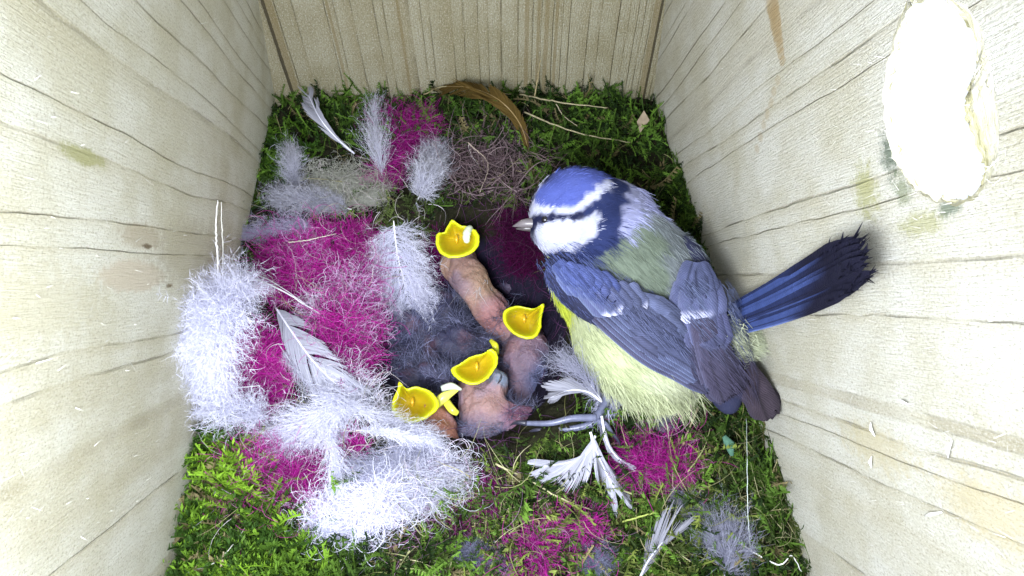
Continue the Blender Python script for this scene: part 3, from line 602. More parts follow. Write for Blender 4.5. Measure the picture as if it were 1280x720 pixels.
downy('downy_feather', [(372, 235, .2), (368, 222, .4), (366, 205, .5), (364, 190, .3)], 0.5, 'small wispy white down tuft on the moss near the back left corner', col=WH*.7, nb=70, nbl=10, roll=60, ang=45)
downy('downy_feather', [(440, 262, .2), (410, 255, .4), (375, 252, .4), (345, 250, .2)], 0.62, 'flat grey-white down feather behind the large magenta tuft', col=WH*.62, nb=120, nbl=14, roll=45, ang=55)
downy('downy_feather', [(400, 285, .3), (365, 283, .4), (325, 290, .4), (295, 302, .2)], 0.42, 'dusky grey feather lying along the top of the large magenta tuft', col=np.array([.40, .38, .52]), nb=100, nbl=10, roll=35, ang=35)
vaned('narrow_feather', [(443, 192, .2), (420, 172, .6), (400, 148, .9), (386, 120, 1.0)], 0.30, 'narrow stiff white feather standing up near the back left corner', col=WH*.9, nb=110, ang=24, prof=((0, .1), (.2, .3), (.5, .9), (.85, 1), (1, .8)), splits=6)
vaned('papery_feather', [(345, 385, .5), (365, 415, .75), (392, 452, .6), (420, 480, .35)], 0.62, 'flat papery white feather lying across the middle of the magenta wool', col=WH*1.05, nb=140, ang=32, splits=8)
downy('long_feather', [(348, 430, .5), (385, 478, .75), (440, 508, .65), (500, 532, .45), (528, 545, .3)], 0.42, 'long diagonal white feather running towards the lowest nestling', col=WH*.85, nb=190, ang=20, nbl=5, roll=30, bl=.12)
downy('downy_feather', [(455, 490, .3), (420, 510, .5), (385, 530, .6), (350, 550, .3)], 0.85, 'tangled white feather spread in front of the papery one', col=WH*.98, nb=170, nbl=9, roll=30, ang=40, bl=.13)
downy('curved_feather', [(405, 500, .5), (412, 540, .75), (418, 580, .6), (422, 615, .3)], 0.42, 'white feather fanning down over the front magenta wool', col=WH*.95, nb=150, ang=17, nbl=5, roll=25, bl=.1, taperw=(.5, .9, 1.0))
downy('downy_feather', [(560, 568, .1), (520, 562, .3), (480, 580, .4), (450, 585, .3)], 0.55, 'blue-grey wispy feather just left of the lowest nestling', col=GW*.75, nb=130, nbl=5, roll=35, ang=38, bl=.12)
downy('pointed_feather', [(445, 538, .6), (475, 539, .8), (505, 545, .7), (530, 551, .5)], 0.26, 'pointed white feather with its tip at the neck of the lowest nestling', col=WH, nb=110, ang=15, nbl=4, roll=25, bl=.1)
def whitewool(poly, n_, lab, col=WH, thick=.4, **k): return tag(fluff(poly, int(n_*1.3), col, thick=thick, name='white_down_tuft', wid=.009, mat='down', padcol=np.array(col)*.8, cvar=.12, L=(.5, 1.6), curl=.6, **k), lab, 'down tuft', 'white down tufts')
whitewool([(372, 650), (400, 628), (440, 632), (465, 606), (492, 604), (508, 630), (486, 656), (458, 684), (430, 672), (398, 672)], 3400, 'brightest white wool lump at the front of the nest', WH*1.08, .55)
whitewool([(480, 595), (530, 575), (575, 580), (590, 600), (560, 625), (510, 640), (490, 620)], 1900, 'greyish white wool lump just below the lowest nestling', WH*.75, .4)
whitewool([(385, 215), (440, 210), (490, 232), (480, 262), (420, 262), (385, 240)], 1100, 'matted greenish white hair pad at the back left of the nest', np.array([.42, .43, .38]), .3)
whitewool([(345, 560), (365, 530), (400, 528), (440, 520), (430, 550), (400, 560)], 900, 'small white wool wisp above the front magenta tuft', WH*.9, .4)
whitewool([(420, 340), (470, 330), (478, 360), (440, 378), (400, 372)], 500, 'thin pinkish white wisp lying over the large magenta tuft', np.array([.62, .5, .7]), .45, pad=False)
whitewool([(350, 300), (400, 296), (420, 320), (385, 345), (352, 335)], 260, 'faint lilac wisp on the upper left of the large magenta tuft', np.array([.6, .42, .66]), .5, pad=False)
whitewool([(425, 385), (475, 350), (482, 420), (470, 470), (450, 440), (430, 420)], 420, 'lilac white wisps between the large magenta tuft and the big downy feather', np.array([.62, .52, .72]), .5, pad=False)
whitewool([(378, 372), (405, 366), (412, 395), (400, 430), (384, 410)], 320, 'white wisps in the gap between the large magenta tuft and the papery feather', np.array([.7, .68, .8]), .5, pad=False)
whitewool([(395, 440), (430, 450), (470, 490), (500, 520), (470, 530), (420, 500)], 700, 'thin tangle of white threads between the magenta tufts and the nestlings', WH*.85, .45, pad=False)
# feathers round the foot of the adult
downy('wispy_feather', [(752, 500, .8), (735, 478, .95), (718, 462, 1.0), (702, 450, .9)], 0.55, 'grey wispy feather sticking out under the breast of the adult bird', col=GW*.8, nb=70, nbl=4, roll=40, ang=28)
vaned('crescent_feather', [(752, 502, .8), (735, 490, .9), (712, 488, .85), (688, 497, .6)], 0.22, 'pale crescent shaped feather curling left above the foot of the adult', col=WH*.75, nb=90, ang=20, splits=5)
vaned('white_feather_lobe', [(744, 545, .95), (735, 565, .8), (715, 577, .7), (680, 583, .65)], 0.34, 'broad curved white feather below the foot of the adult, pointing left', col=WH*1.0, nb=130, ang=20, splits=3, prof=((0, .5), (.4, 1), (.8, .7), (1, .35)))
vaned('white_feather_lobe', [(738, 540, .85), (745, 562, .9), (755, 585, .7), (768, 612, .6)], 0.32, 'broad white feather below the foot of the adult, pointing straight down', col=WH*1.05, nb=130, ang=18, splits=3, prof=((0, .3), (.4, 1), (.75, .95), (1, .3)))
vaned('thin_white_feather', [(752, 520, .9), (758, 550, .85), (770, 570, .6), (788, 583, .4)], 0.10, 'thin white feather right of the foot of the adult, forked at its tip', col=WH*.9, nb=70, ang=14, splits=3)
vaned('fan_feather', [(800, 722, .4), (808, 705, .5), (818, 690, .5), (828, 678, .4)], 0.36, 'small white feather fan in the moss at the near edge', col=WH*.7, nb=60, ang=18, splits=8, wid=.02)
downy('grey_down', [(905, 722, .4), (910, 705, .5), (905, 690, .5), (900, 678, .3)], 0.85, 'blue-grey down tuft in the near right corner of the nest', col=GW*.75, nb=150, nbl=8, roll=50, ang=50)
downy('grey_down', [(718, 712, .2), (732, 706, .3), (745, 700, .2)], 0.4, 'small dark blue-grey down tuft at the middle of the near edge', col=GR*1.0, nb=90, nbl=10, roll=60, ang=55)
downy('grey_down', [(840, 605, .2), (850, 625, .4), (858, 645, .3), (865, 665, .2)], 0.35, 'thin blue-grey down wisp in the moss below the magenta tuft of the belly', col=GW*.6, nb=70, nbl=6, roll=50, ang=35)
downy('grey_down', [(560, 690, .2), (590, 690, .3), (615, 695, .2)], 0.4, 'dark grey down wisp in the near moss left of the long magenta tuft', col=GR*.9, nb=80, nbl=8, roll=50, ang=50)
downy('grey_down', [(800, 540, .3), (815, 530, .4), (832, 528, .3)], 0.3, 'pale grey down wisp in the moss right under the belly of the adult', col=GW*.6, nb=50, nbl=8, roll=50, ang=50)
# brown curved feather at the back
BR = np.array([0.19, 0.125, 0.035])
pt = [PH(558, 108, .7)[0], PH(590, 110, 1.2)[0], PH(625, 126, 1.3)[0], PH(650, 155, .9)[0], PH(662, 192, .25)[0]]
vaned('brown_feather', pt[::-1], .50, 'olive-brown curved feather arching at the back of the nest by the wall', col=BR*1.05, nb=190, ang=30, splits=9, shaft=.022, prof=((0, .15), (.15, .6), (.5, 1), (.85, .8), (1, .25)), bow=.10, abs_pts=True, asym=.6)
# straws, stalks and threads
def stalk(name, pts, rad, col, lab, cat='stalk', group='dry stalks in the nest', n=30, flat=.7):
    pt = np.array([PH(a, b, c)[0] if c < 5 else PP(a, b, A0, nl)+nl*.15*(c-9) for a, b, c in pts]); mb = MB(); sp = spline(pt, n); sp[:, 2] = np.maximum(sp[:, 2], height(sp[:, 0], sp[:, 1])+.05)
    lx = A0[0]+(YB-sp[:, 1])*fL[0]+0.08; sp[:, 0] = np.maximum(sp[:, 0], lx); rx = B0[0]+(YB-sp[:, 1])*fR[0]-.08; sp[:, 0] = np.minimum(sp[:, 0], rx); sp[:, 1] = np.minimum(sp[:, 1], YB-.08)
    sp += R.normal(0, rad*.25, sp.shape); tube(mb, sp, rad*np.linspace(1, .5, n), np.array(col)*R.uniform(.85, 1.1, (n, 1)), 6, flat=flat); return tag(mb.build(name, M['straw']), lab, cat, group)
ST = (0.36, 0.32, 0.20)
stalk('grass_stalk', [(259, 358, 10.5), (259, 320, 10.5), (261, 285, 10), (264, 250, 10)], .028, (.7, .7, .68), 'pale straight stalk upright against the left wall')
stalk('grass_stalk', [(266, 356, 10.5), (268, 315, 10.3), (269, 280, 10), (268, 252, 10)], .022, (.55, .55, .5), 'thinner pale stalk just right of the straight one on the left wall')
stalk('grass_stalk', [(262, 338, 11), (308, 345, 1.3), (350, 362, .9), (400, 392, .6)], .030, (.60, .60, .64), 'long pale stalk arching from the left wall over the large magenta tuft')
stalk('grass_stalk', [(264, 328, 11), (300, 336, 1.3), (340, 352, .95), (382, 380, .8)], .016, (.56, .56, .6), 'thin pale fibre running just above the arching stalk by the left wall')
stalk('grass_stalk', [(275, 352, 12), (290, 325, 1.2), (300, 308, 1.1)], .022, (.55, .55, .58), 'short pale stalk leaning right at the left wall')
stalk('grass_stalk', [(360, 303, .7), (385, 300, .8), (420, 292, .7)], .02, (.5, .47, .4), 'short straw on top of the large magenta tuft')
stalk('grass_stalk', [(250, 488, .9), (290, 485, 1.1), (325, 482, 1.1)], .016, (.7, .7, .74), 'fine white quill across the lower half of the fluffy ball')
stalk('grass_stalk', [(650, 118, .6), (700, 128, .7), (760, 135, .6)], .03, ST, 'straw lying along the back wall right of the brown feather')
stalk('grass_stalk', [(655, 140, .7), (690, 155, .8), (730, 168, .7), (788, 178, .5)], .028, ST, 'brown straw in the dark moss behind the head of the adult')
stalk('grass_stalk', [(668, 122, .6), (672, 100, 1.2), (676, 75, 2.0)], .025, (.40, .33, .18), 'straw standing up against the back wall')
stalk('grass_stalk', [(530, 118, .5), (560, 108, .7), (640, 118, .6)], .02, (.30, .26, .14), 'thin straw along the back wall above the rear magenta tuft')
stalk('grass_stalk', [(695, 130, .7), (705, 145, .7), (722, 158, .6)], .018, (.4, .35, .24), 'short forked straw near the back wall')
stalk('grass_stalk', [(620, 580, .3), (660, 600, .4), (700, 622, .4), (745, 640, .3)], .026, (.38, .36, .20), 'long yellowish straw across the moss below the nestlings')
stalk('grass_stalk', [(872, 510, .3), (862, 535, .4), (850, 562, .3)], .03, (.32, .27, .17), 'brown straw leaning under the wing tips of the adult')
stalk('grass_stalk', [(770, 655, .3), (820, 640, .5), (855, 632, .4)], .024, (.35, .42, .10), 'yellow-green stem curving through the near moss')
stalk('grass_stalk', [(860, 590, .3), (880, 560, .5), (888, 535, .4)], .014, (.3, .34, .14), 'thin green stem below the wing tips')
stalk('grass_stalk', [(585, 178, .4), (610, 205, .5), (600, 240, .4)], .02, (.40, .33, .28), 'reddish straw among the brown root fibres')
stalk('thread', [(933, 520, .3), (934, 580, .9), (935, 640, .9), (938, 690, .5)], .011, (.62, .7, .68), 'fine straight pale thread crossing the moss at the right', 'thread', 'loose threads')
stalk('thread', [(920, 675, .4), (950, 695, .6), (975, 706, .6), (990, 695, .6), (1002, 715, .4)], .02, (.78, .78, .76), 'curly white thread in the near right corner', 'thread', 'loose threads')
stalk('thread', [(235, 716, .6), (270, 702, .7), (292, 680, .7), (306, 660, .5)], .014, (.6, .6, .55), 'pale thread in the near left corner of the moss', 'thread', 'loose threads')
stalk('grass_stalk', [(275, 720, .4), (278, 700, .6), (280, 690, .6)], .03, (.36, .30, .2), 'short broken twig end in the near left moss')
mb = MB()
pt = PH([805, 812, 800, 796], [138, 150, 166, 152], .9); mb.add(pt, quads=[[0, 1, 2, 3]], col=(.30, .24, .17)); tag(mb.build('dry_leaf', M['straw'], smooth=False), 'small brown dry leaf scrap in the back right corner', 'leaf')
tag(tube(MB(), PH([905, 912, 915], [545, 555, 570], .5), [.05, .13, .04], (.10, .22, .16), 8, flat=.3).build('green_leaf', M['moss']), 'small blue-green leaf in the moss below the wing tips', 'leaf')

# ------------------------------------------------------------------ nestlings
def cam_axes(dx, dy):
    a = nrm(RT*dx-UP*dy); t = -FW; b = np.cross(t, a); return np.array([a, b, t])
def fuzz(mb, v, nr_, n, L, col, wid=.011, flow=None, spread=.35, K=5, cvar=.25):
    n = int(n*1.4); nc = max(3, n//45); ci = R.integers(0, len(v), nc); w_ = R.integers(0, nc, n); cdir = R.normal(0, 1.1, (nc, 3)); cb = R.uniform(.35, 1.6, (nc, 1)); j = np.array([v[ci[k]] for k in w_])+R.normal(0, .17, (n, 3)); i = np.array([np.argmin(((v[::3]-x)**2).sum(1))*3 for x in j]); flow = cdir[w_]+(0 if flow is None else flow); p = v[i]+R.normal(0, .03, (n, 3)); d = nrm(nr_[i]*.6+R.normal(0, spread, (n, 3))+(0 if flow is None else flow)); Ls = R.uniform(*L, n); path = [p]
    for k in range(K-1): d = nrm(d+R.normal(0, .25, (n, 3))-np.array([0, 0, .12])); path.append(path[-1]+d*(Ls/(K-1))[:, None])
    ribbons(mb, np.stack(path, 1), R.uniform(.6, 1.3, n)*wid, np.array(col)*cb[w_]*R.uniform(1-cvar, 1+cvar, (n, 1)))
GR_CH = 'nestlings in the cup'
def nestling(lab, chain, extra, skin, mouth=None, mz=0, depth=.72, eyes=(), tuft=(), down=0, downcol=(0.20, 0.21, 0.33), tint=None):
    base = P(chain[-1][0], chain[-1][1], chain[-1][2]); base[2] = height(base[0], base[1]); root = empty('nestling', base, lab, 'nestling', GR_CH)
    pts = [P(a, b, c-(.45 if i == 1 and mouth is not None else 0)) for i, (a, b, c, r) in enumerate(chain)]
    if mouth is not None:
        mm = np.array(mouth, float).mean(0); mc_ = P(mm[0], mm[1]+4, mz if np.isscalar(mz) else mz[0]); pts[0] = mc_-nrm(CAM-mc_)*(depth+.48+chain[0][3]*1.02)-UP*.10
    fs = [cone(pts[i], pts[i+1], chain[i][3], chain[i+1][3]) for i in range(len(chain)-1)]
    for (a, b, c, r1, r2, dx, dy) in extra: fs.append(ell(P(a, b, c), cam_axes(dx, dy), (r1, r2, min(r1, r2))))
    for (a, b, c, r) in eyes: fs.append(ell(P(a, b, c), np.eye(3), (r, r, r)))
    f = smin(fs, .42)
    if mouth is not None: # the throat is hollow
        vd = nrm(CAM-mc_); cut = cone(mc_+vd*.6, mc_-vd*(depth+.06), .66, .22); f0 = f; f = lambda p: np.maximum(f0(p), -cut(p)); f.b = f0.b
    v, q = nets(f, .075); g = grad(f, v); v = v+g*(0.13*(vn(v[:, 0]*4+v[:, 2]*3, v[:, 1]*4-v[:, 2]*2)-.5)+0.07*(vn(v[:, 0]*11+v[:, 2]*6, v[:, 1]*9-v[:, 2]*5, 3)-.5))[:, None]
    col = np.tile(np.array(skin), (len(v), 1)); m = vn(v[:, 0]*2.2, v[:, 1]*2.2, 5)[:, None]; col = col*(.6+.5*m); m2 = sst(.45, .8, vn(v[:, 0]*3.1+v[:, 2], v[:, 1]*3.1, 11))[:, None]; col = col*(1-m2*.45)+np.array([.16, .13, .2])*m2*.45
    for (a, b, c, r) in eyes:
        d = np.linalg.norm(v-P(a, b, c), axis=1)[:, None]; k = sst(r*1.35, r*.9, d); col = col*(1-k)+np.array([.15, .18, .24])*k
    for (a, b, c, r, cc) in (tint or ()):
        d = np.linalg.norm(v-P(a, b, c), axis=1)[:, None]; k = sst(r*1.3, r*.5, d); col = col*(1-k)+np.array(cc)*k
    MB().add(v, quads=q, col=col).build('body', M['skin'], root)
    for (a, b, c, r) in eyes:
        e = MB(); pc = P(a, b, c); dd = nrm(CAM-pc); s1 = nrm(RT*.35+UP*1); pa = pc+dd*(r+.035)
        arc = np.array([pa+s1*r*.5*t_+RT*r*.12*(1-t_*t_)-dd*.09*t_*t_*r for t_ in np.linspace(-1, 1, 7)]); tube(e, arc, [.008, .018, .024, .026, .024, .018, .008], (.02, .02, .03), 5); e.build('closed_eye', M['horn'], root)
    if mouth is not None:
        mp = np.array(mouth, float); n = len(mp); NN = 64; cl = np.vstack([mp[-1], mp, mp[0], mp[1]]); lp = []
        for s in np.linspace(0, n, NN, endpoint=False):
            i = int(s); f_ = s-i; a, b, c, d = cl[i], cl[i+1], cl[i+2], cl[(i+3) if i+3 < len(cl) else (i+3-len(cl)+3)]; lp.append(.5*(2*b+(c-a)*f_+(2*a-5*b+4*c-d)*f_**2+(3*b-a-3*c+d)*f_**3))
        lp = np.array(lp)+R.normal(0, .25, (NN, 2)); L3 = P(lp[:, 0], lp[:, 1], mz if np.isscalar(mz) else mz[0]+(lp[:, 1]-lp[:, 1].mean())*mz[1]); cen = L3.mean(0)
        inn = nrm(pts[0]-cen)*.5-nrm(CAM-cen)*.5 if np.linalg.norm(pts[0]-cen) > .05 else -nrm(CAM-cen); inn = nrm(inn*.4-nrm(CAM-cen)*.8)
        prof = [(.62, -.72, 2), (.80, -.50, 2), (.93, -.32, 2), (1.0, -.18, .0), (1.07, -.06, 0), (1.05, .0, 0), (.98, .03, 0), (.90, .0, 0), (.84, -.07, .2), (.78, -.18, .5), (.68, -.32, .8), (.5, -.46, .95), (.28, -.54, 1), (.08, -.57, 1)]
        rings = []; cols = []; Y1 = np.array([.64, .68, .012]); Y2 = np.array([.42, .30, .008]); lowf = .6+.4*vn(np.linspace(0, 9, NN), 0*np.linspace(0, 9, NN), 3)
        for (s, dz, k) in prof:
            ring = cen+(L3-cen)*s-inn*(dz*depth/.55); rings.append(ring+(nrm(L3-cen)*(.02*(lowf-.8))[:, None])); cols.append(np.tile(np.array(skin) if k == 2 else Y1*(1-k)+Y2*k, (NN, 1)))
        m = len(prof); V = np.vstack(rings); i = (np.arange(m-1)[:, None]*NN+np.arange(NN)[None]).ravel(); j = (np.arange(m-1)[:, None]*NN+(np.arange(NN)[None]+1) % NN).ravel()
        g = MB().add(V, quads=np.stack([i, j, j+NN, i+NN], -1), col=np.vstack(cols)); g.add(np.vstack([rings[-1], rings[-1].mean(0)]), tris=[[k, (k+1) % NN, NN] for k in range(NN)], col=Y2); gg = g.build('gaping_beak', M['gape'], root)
        if len(rings):  # tongue
            tcen = cen+inn*depth*.72; tdir = nrm(np.cross(inn, RT)); tg_ = MB(); tube(tg_, np.array([tcen-tdir*.12, tcen-inn*.03, tcen+tdir*.10]), [.03, .05, .02], (.60, .36, .02), 8); tg_.build('tongue', M['gape'], gg)
        for k, dd in enumerate((-1, 1)): pass
    if down or tuft:
        mb = MB(); g = grad(f, v)
        am = np.linalg.norm(v-mc_, axis=1) > 1.5
        fuzz(mb, v[am], g[am], 60, (.15, .5), (.35, .34, .40), wid=.008)
        if down: fuzz(mb, v, g, down, (.15, .45), downcol)
        for (a, b, c, r, n, cc) in tuft:
            pc = P(a, b, c); d = np.linalg.norm(v-pc, axis=1); s = (d < r) & (np.linalg.norm(v-mc_, axis=1) > 1.25)
            if s.sum() > 5 and n: fuzz(mb, v[s], g[s], n, (.2, .6), cc, wid=.013)
        mb.build('down', M['down'], root)
    return root
SK = (.27, .165, .14); DK = (.17, .18, .29)
nestling('tallest nestling stretching its long pinkish neck, beak wide open at the top of the group',
 [(573, 312, .65, .36), (574, 331, .35, .44), (590, 354, -.0, .34), (612, 385, -.55, .36), (636, 415, -1.3, .46), (655, 455, -2.1, .8)], [(650, 475, -2.3, 1.1, .85, 1, .6)], SK,
 [(565, 276), (556, 290), (548, 292), (546, 304), (551, 315), (562, 321), (577, 320), (591, 314), (598, 303), (595, 290), (584, 284), (575, 282)], (1.15, -.004),
 tint=[(602, 355, -.1, .6, (.29, .19, .13)), (622, 395, -.5, .6, (.27, .13, .13)), (560, 330, 0, .4, (.31, .20, .14))], tuft=[(606, 378, -.4, .8, 70, (.36, .34, .36)), (636, 418, -1, .8, 260, (.2, .2, .3))])
nestling('small-headed nestling gaping right beside the breast of the adult bird',
 [(660, 418, -.35, .40), (660, 432, -.55, .46), (655, 455, -1.1, .48), (650, 495, -2.0, .8)], [(690, 480, -1.9, .6, .5, 1, 1)], (.22, .13, .15),
 [(630, 393), (632, 405), (642, 416), (655, 422), (668, 421), (675, 410), (676, 397), (679, 381), (668, 386), (658, 385), (645, 383), (634, 387)], (-.05, -.004),
 tuft=[(690, 470, -1, 1.0, 450, (.14, .15, .25)), (635, 455, -.8, .6, 120, DK)], tint=[(690, 475, -1.2, .9, (.10, .11, .2))])
nestling('nestling showing a round grey closed eye, gaping in the middle',
 [(594, 474, .1, .42), (602, 492, -.05, .50), (603, 515, -.5, .46), (606, 540, -1.1, .52), (612, 565, -1.7, .7)], [(640, 555, -.55, .62, .60, 1, .3), (640, 520, -.35, .8, .26, 1, .05), (585, 560, -.8, .5, .6, .2, 1)], (.27, .165, .155),
 [(565, 462), (573, 473), (585, 479), (598, 479), (610, 471), (620, 457), (620, 443), (613, 437), (603, 443), (590, 446), (577, 454)], (.4, -.003), eyes=[(624, 474, -.02, .24)],
 tint=[(640, 560, -.4, .75, (.12, .13, .21)), (655, 525, -.2, .6, (.20, .09, .14)), (585, 565, -.6, .75, (.10, .11, .19)), (606, 548, -.7, .7, (.14, .10, .15))],
 tuft=[(625, 485, -.1, .5, 160, (.2, .21, .3)), (655, 520, -.4, .7, 260, (.2, .2, .3)), (655, 490, -.6, .7, 500, (.17, .18, .30)), (600, 560, -.6, .8, 600, (.22, .23, .36)), (645, 560, -.4, .8, 300, (.2, .21, .3))])
nestling('lowest nestling with a salmon neck, gaping beside the white wool',
 [(528, 515, .35, .42), (540, 530, .2, .46), (546, 555, -.1, .42), (550, 575, -.6, .5)], [(545, 585, -.8, .6, .5, 1, 0)], (.38, .17, .12),
 [(500, 478), (497, 488), (492, 500), (491, 514), (498, 523), (510, 528), (524, 526), (537, 519), (547, 508), (543, 496), (533, 488), (520, 484), (508, 486)], (.75, -.003),
 tint=[(552, 575, -.2, .35, (.38, .34, .14))], tuft=[(530, 480, 0, .8, 260, (.3, .31, .45))])
def resting(lab, blobs, dn, beak=None, col=(.035, .035, .07)):
    base = P(*blobs[0][:3]); base[2] = height(base[0], base[1]); root = empty('nestling', base, lab, 'nestling', GR_CH)
    f = smin([ell(P(a, b, c), cam_axes(dx, dy), (r1, r2, r3)) for (a, b, c, r1, r2, r3, dx, dy) in blobs], .22); v, q = nets(f, .09); g0 = grad(f, v); v = v+g0*(.38*(vn(v[:, 0]*2.2+v[:, 2], v[:, 1]*2.2, 31)-.5)+.16*(vn(v[:, 0]*6, v[:, 1]*6+v[:, 2]*4, 33)-.5))[:, None]
    m = vn(v[:, 0]*2.5, v[:, 1]*2.5, 8)[:, None]; cc = np.array(col)*(.6+.8*m); mm = sst(.55, .8, vn(v[:, 0]*2.1, v[:, 1]*2.1, 15))[:, None]; cc = cc*(1-mm*.4)+np.array([.14, .07, .09])*mm*.4
    MB().add(v, quads=q, col=cc).build('body', M['skin'], root); mb = MB(); g = grad(f, v); fuzz(mb, v, g, int(dn*1.15), (.3, .8), (.17, .18, .29), flow=np.array([-.2, .3, .2]), cvar=.35); mb.build('down', M['down'], root)
    if beak:
        for part in beak:
            b = MB(); pts, rad, c = part; tube(b, spline([P(*p) for p in pts], 12), np.interp(np.linspace(0, 1, 12), np.linspace(0, 1, len(rad)), rad), c, 8, flat=.55); b.build('beak', M['gape'], root)
    return root
resting('resting nestling at the left of the cup, closed beak between two gaping ones',
 [(505, 445, -1.0, 1.2, .5, .5, 1, .8), (530, 478, -.8, .9, .34, .4, 1, -.25), (550, 470, -.25, .5, .28, .35, 1, .35), (482, 468, -1.0, .75, .35, .4, .3, 1), (532, 425, -1.1, .9, .3, .35, .8, 1)], 2600,
 beak=[([(543, 507, .25), (556, 496, .35), (573, 487, .3)], [.12, .13, .03], (.72, .74, .12)), ([(556, 500, .15), (565, 512, .2), (572, 517, .1)], [.10, .10, .07], (.6, .62, .06)), ([(552, 486, .3), (564, 483, .36), (577, 487, .3)], [.08, .10, .03], (.42, .46, .40))])
resting('resting downy nestling in the middle of the cup, only a yellow beak corner showing',
 [(565, 395, -1.1, 1.1, .38, .45, 1, .9), (592, 425, -.9, .7, .35, .45, 1, .6), (570, 435, -1.0, .8, .32, .4, 1, .1), (543, 395, -1.2, .85, .35, .4, .4, 1)], 2200,
 beak=[([(613, 425, -.1), (619, 432, .05), (622, 443, -.1)], [.05, .09, .04], (.66, .68, .03))])
resting('dark resting nestling almost hidden between the tallest neck and the adult',
 [(652, 362, -1.3, .6, .22, .3, 1, .2), (680, 385, -1.8, .6, .4, .4, 1, 1)], 350, col=(.05, .05, .09))
# food
g = MB(); c = np.array([P(584, 304, 1.1), P(583, 296, 1.22), P(585, 288, 1.26), P(589, 284, 1.2)]); tube(g, spline(c, 14), np.interp(np.linspace(0, 1, 14), [0, .1, .5, .9, 1], [.03, .09, .11, .09, .03])*(1+.08*np.sin(np.arange(14)*2.2)), (.60, .66, .50), 10)
tag(g.build('caterpillar', M['gape']), 'small pale greenish grub in the open beak of the tallest nestling', 'caterpillar')

# ------------------------------------------------------------------ adult blue tit
bird = empty('blue_tit', P(800, 450, .3), 'adult blue tit with blue crown and white cheek on the right nest rim', 'bird')
X = lambda px, py, z: P(px, py, z)
bodyf = smin([ell(X(792, 364, 1.9), cam_axes(82, 150), (2.45, 1.68, 1.45)), ell(X(738, 352, 1.6), cam_axes(40, 120), (1.35, .95, 1.1)), ell(X(795, 440, 1.5), cam_axes(110, 95), (1.7, 1.15, 1.2)),
   ell(X(763, 282, 2.3), cam_axes(1, .7), (1.22, 1.12, 1.1)), ell(X(722, 266, 2.75), cam_axes(1, .1), (1.15, 1.10, 1.02)), ell(X(700, 285, 2.75), cam_axes(1, .5), (.70, .66, .68)), ell(X(893, 420, 1.9), cam_axes(1, .4), (.75, .62, .6))], .28)
bv, bq = nets(bodyf, .09); bn = grad(bodyf, bv)
BL = (.085, .115, .40); WT = (.50, .52, .68); DB = (.022, .032, .105); NV = (.012, .014, .045); LV = (.34, .36, .58); MG = (.145, .18, .14); MGg = (.175, .20, .215); YL = (.40, .46, .05); PY = (.40, .44, .26); PW = (.46, .49, .34); BG = (.13, .15, .30); DG = (.10, .10, .18)
LM = [(BL, 1, [(749, 222), (739, 236), (727, 245), (713, 254), (700, 256), (687, 255), (676, 252), (671, 236), (692, 217), (715, 212), (745, 213), (752, 222), (730, 236), (715, 245), (720, 252), (700, 252), (684, 250), (700, 232), (735, 224), (675, 246), (690, 240)]),
 (WT, 1, [(664, 262), (664, 250), (672, 260), (684, 262), (700, 263), (714, 262), (726, 256), (736, 247), (748, 238), (760, 229), (764, 219), (761, 212), (742, 243), (729, 252)]),
 (NV, 1, [(670, 276), (679, 274), (690, 272), (702, 270), (716, 271), (724, 270), (667, 281)]),
 (WT, 1, [(674, 288), (684, 282), (698, 280), (712, 279), (726, 279), (740, 275), (744, 272), (700, 290), (715, 292), (732, 288), (680, 298), (690, 305), (700, 310), (712, 310), (724, 302), (690, 312), (742, 283), (683, 290), (697, 300), (712, 302), (738, 292), (702, 317), (684, 310)]),
 (DB, 1, [(735, 264), (746, 257), (757, 245), (755, 268), (752, 282), (752, 296), (742, 306), (730, 314), (720, 322), (706, 324), (769, 234), (774, 222), (776, 240), (770, 256), (766, 272), (762, 288), (772, 216), (748, 302), (780, 214), (785, 222), (745, 315), (738, 320), (692, 322), (768, 218), (772, 228), (778, 230), (776, 248), (774, 262), (768, 280), (779, 238), (758, 262), (760, 275), (756, 310), (766, 300)]),
 (LV, 1, [(790, 228), (796, 238), (799, 250), (806, 256), (794, 264), (788, 274), (784, 286), (798, 228), (806, 244), (785, 244), (782, 262)]),
 (MG, 1, [(798, 290), (780, 308), (762, 318), (748, 330), (735, 336), (770, 345), (800, 330), (800, 355), (825, 350), (780, 370), (820, 375), (815, 300), (760, 360), (735, 350), (790, 395)]),
 (MGg, 1, [(820, 275), (838, 290), (855, 305), (845, 330), (860, 330), (870, 340), (812, 268), (845, 360), (825, 262), (850, 280)]),
 (YL, 1, [(682, 328), (683, 345), (686, 362), (694, 380), (690, 335), (696, 350), (700, 368)]), (PY, 1, [(790, 455), (765, 435), (830, 465), (702, 392), (712, 410), (725, 432), (740, 460), (760, 485), (740, 425), (755, 450), (775, 470), (800, 500), (785, 490), (820, 505)]),
 (PW, 1, [(820, 480), (845, 495), (865, 503), (850, 478), (862, 490)]), (BG, 1, [(720, 345), (760, 385), (840, 420), (870, 380), (890, 400), (800, 420)])]
LP = []; LC = []
for c, wgt, pp in LM:
    pp = np.array(pp, float); q, ok = cast(bodyf, pp[:, 0], pp[:, 1]); LP.append(q[ok]); LC += [c]*int(ok.sum())
LP = np.vstack(LP); LC = np.array(LC)
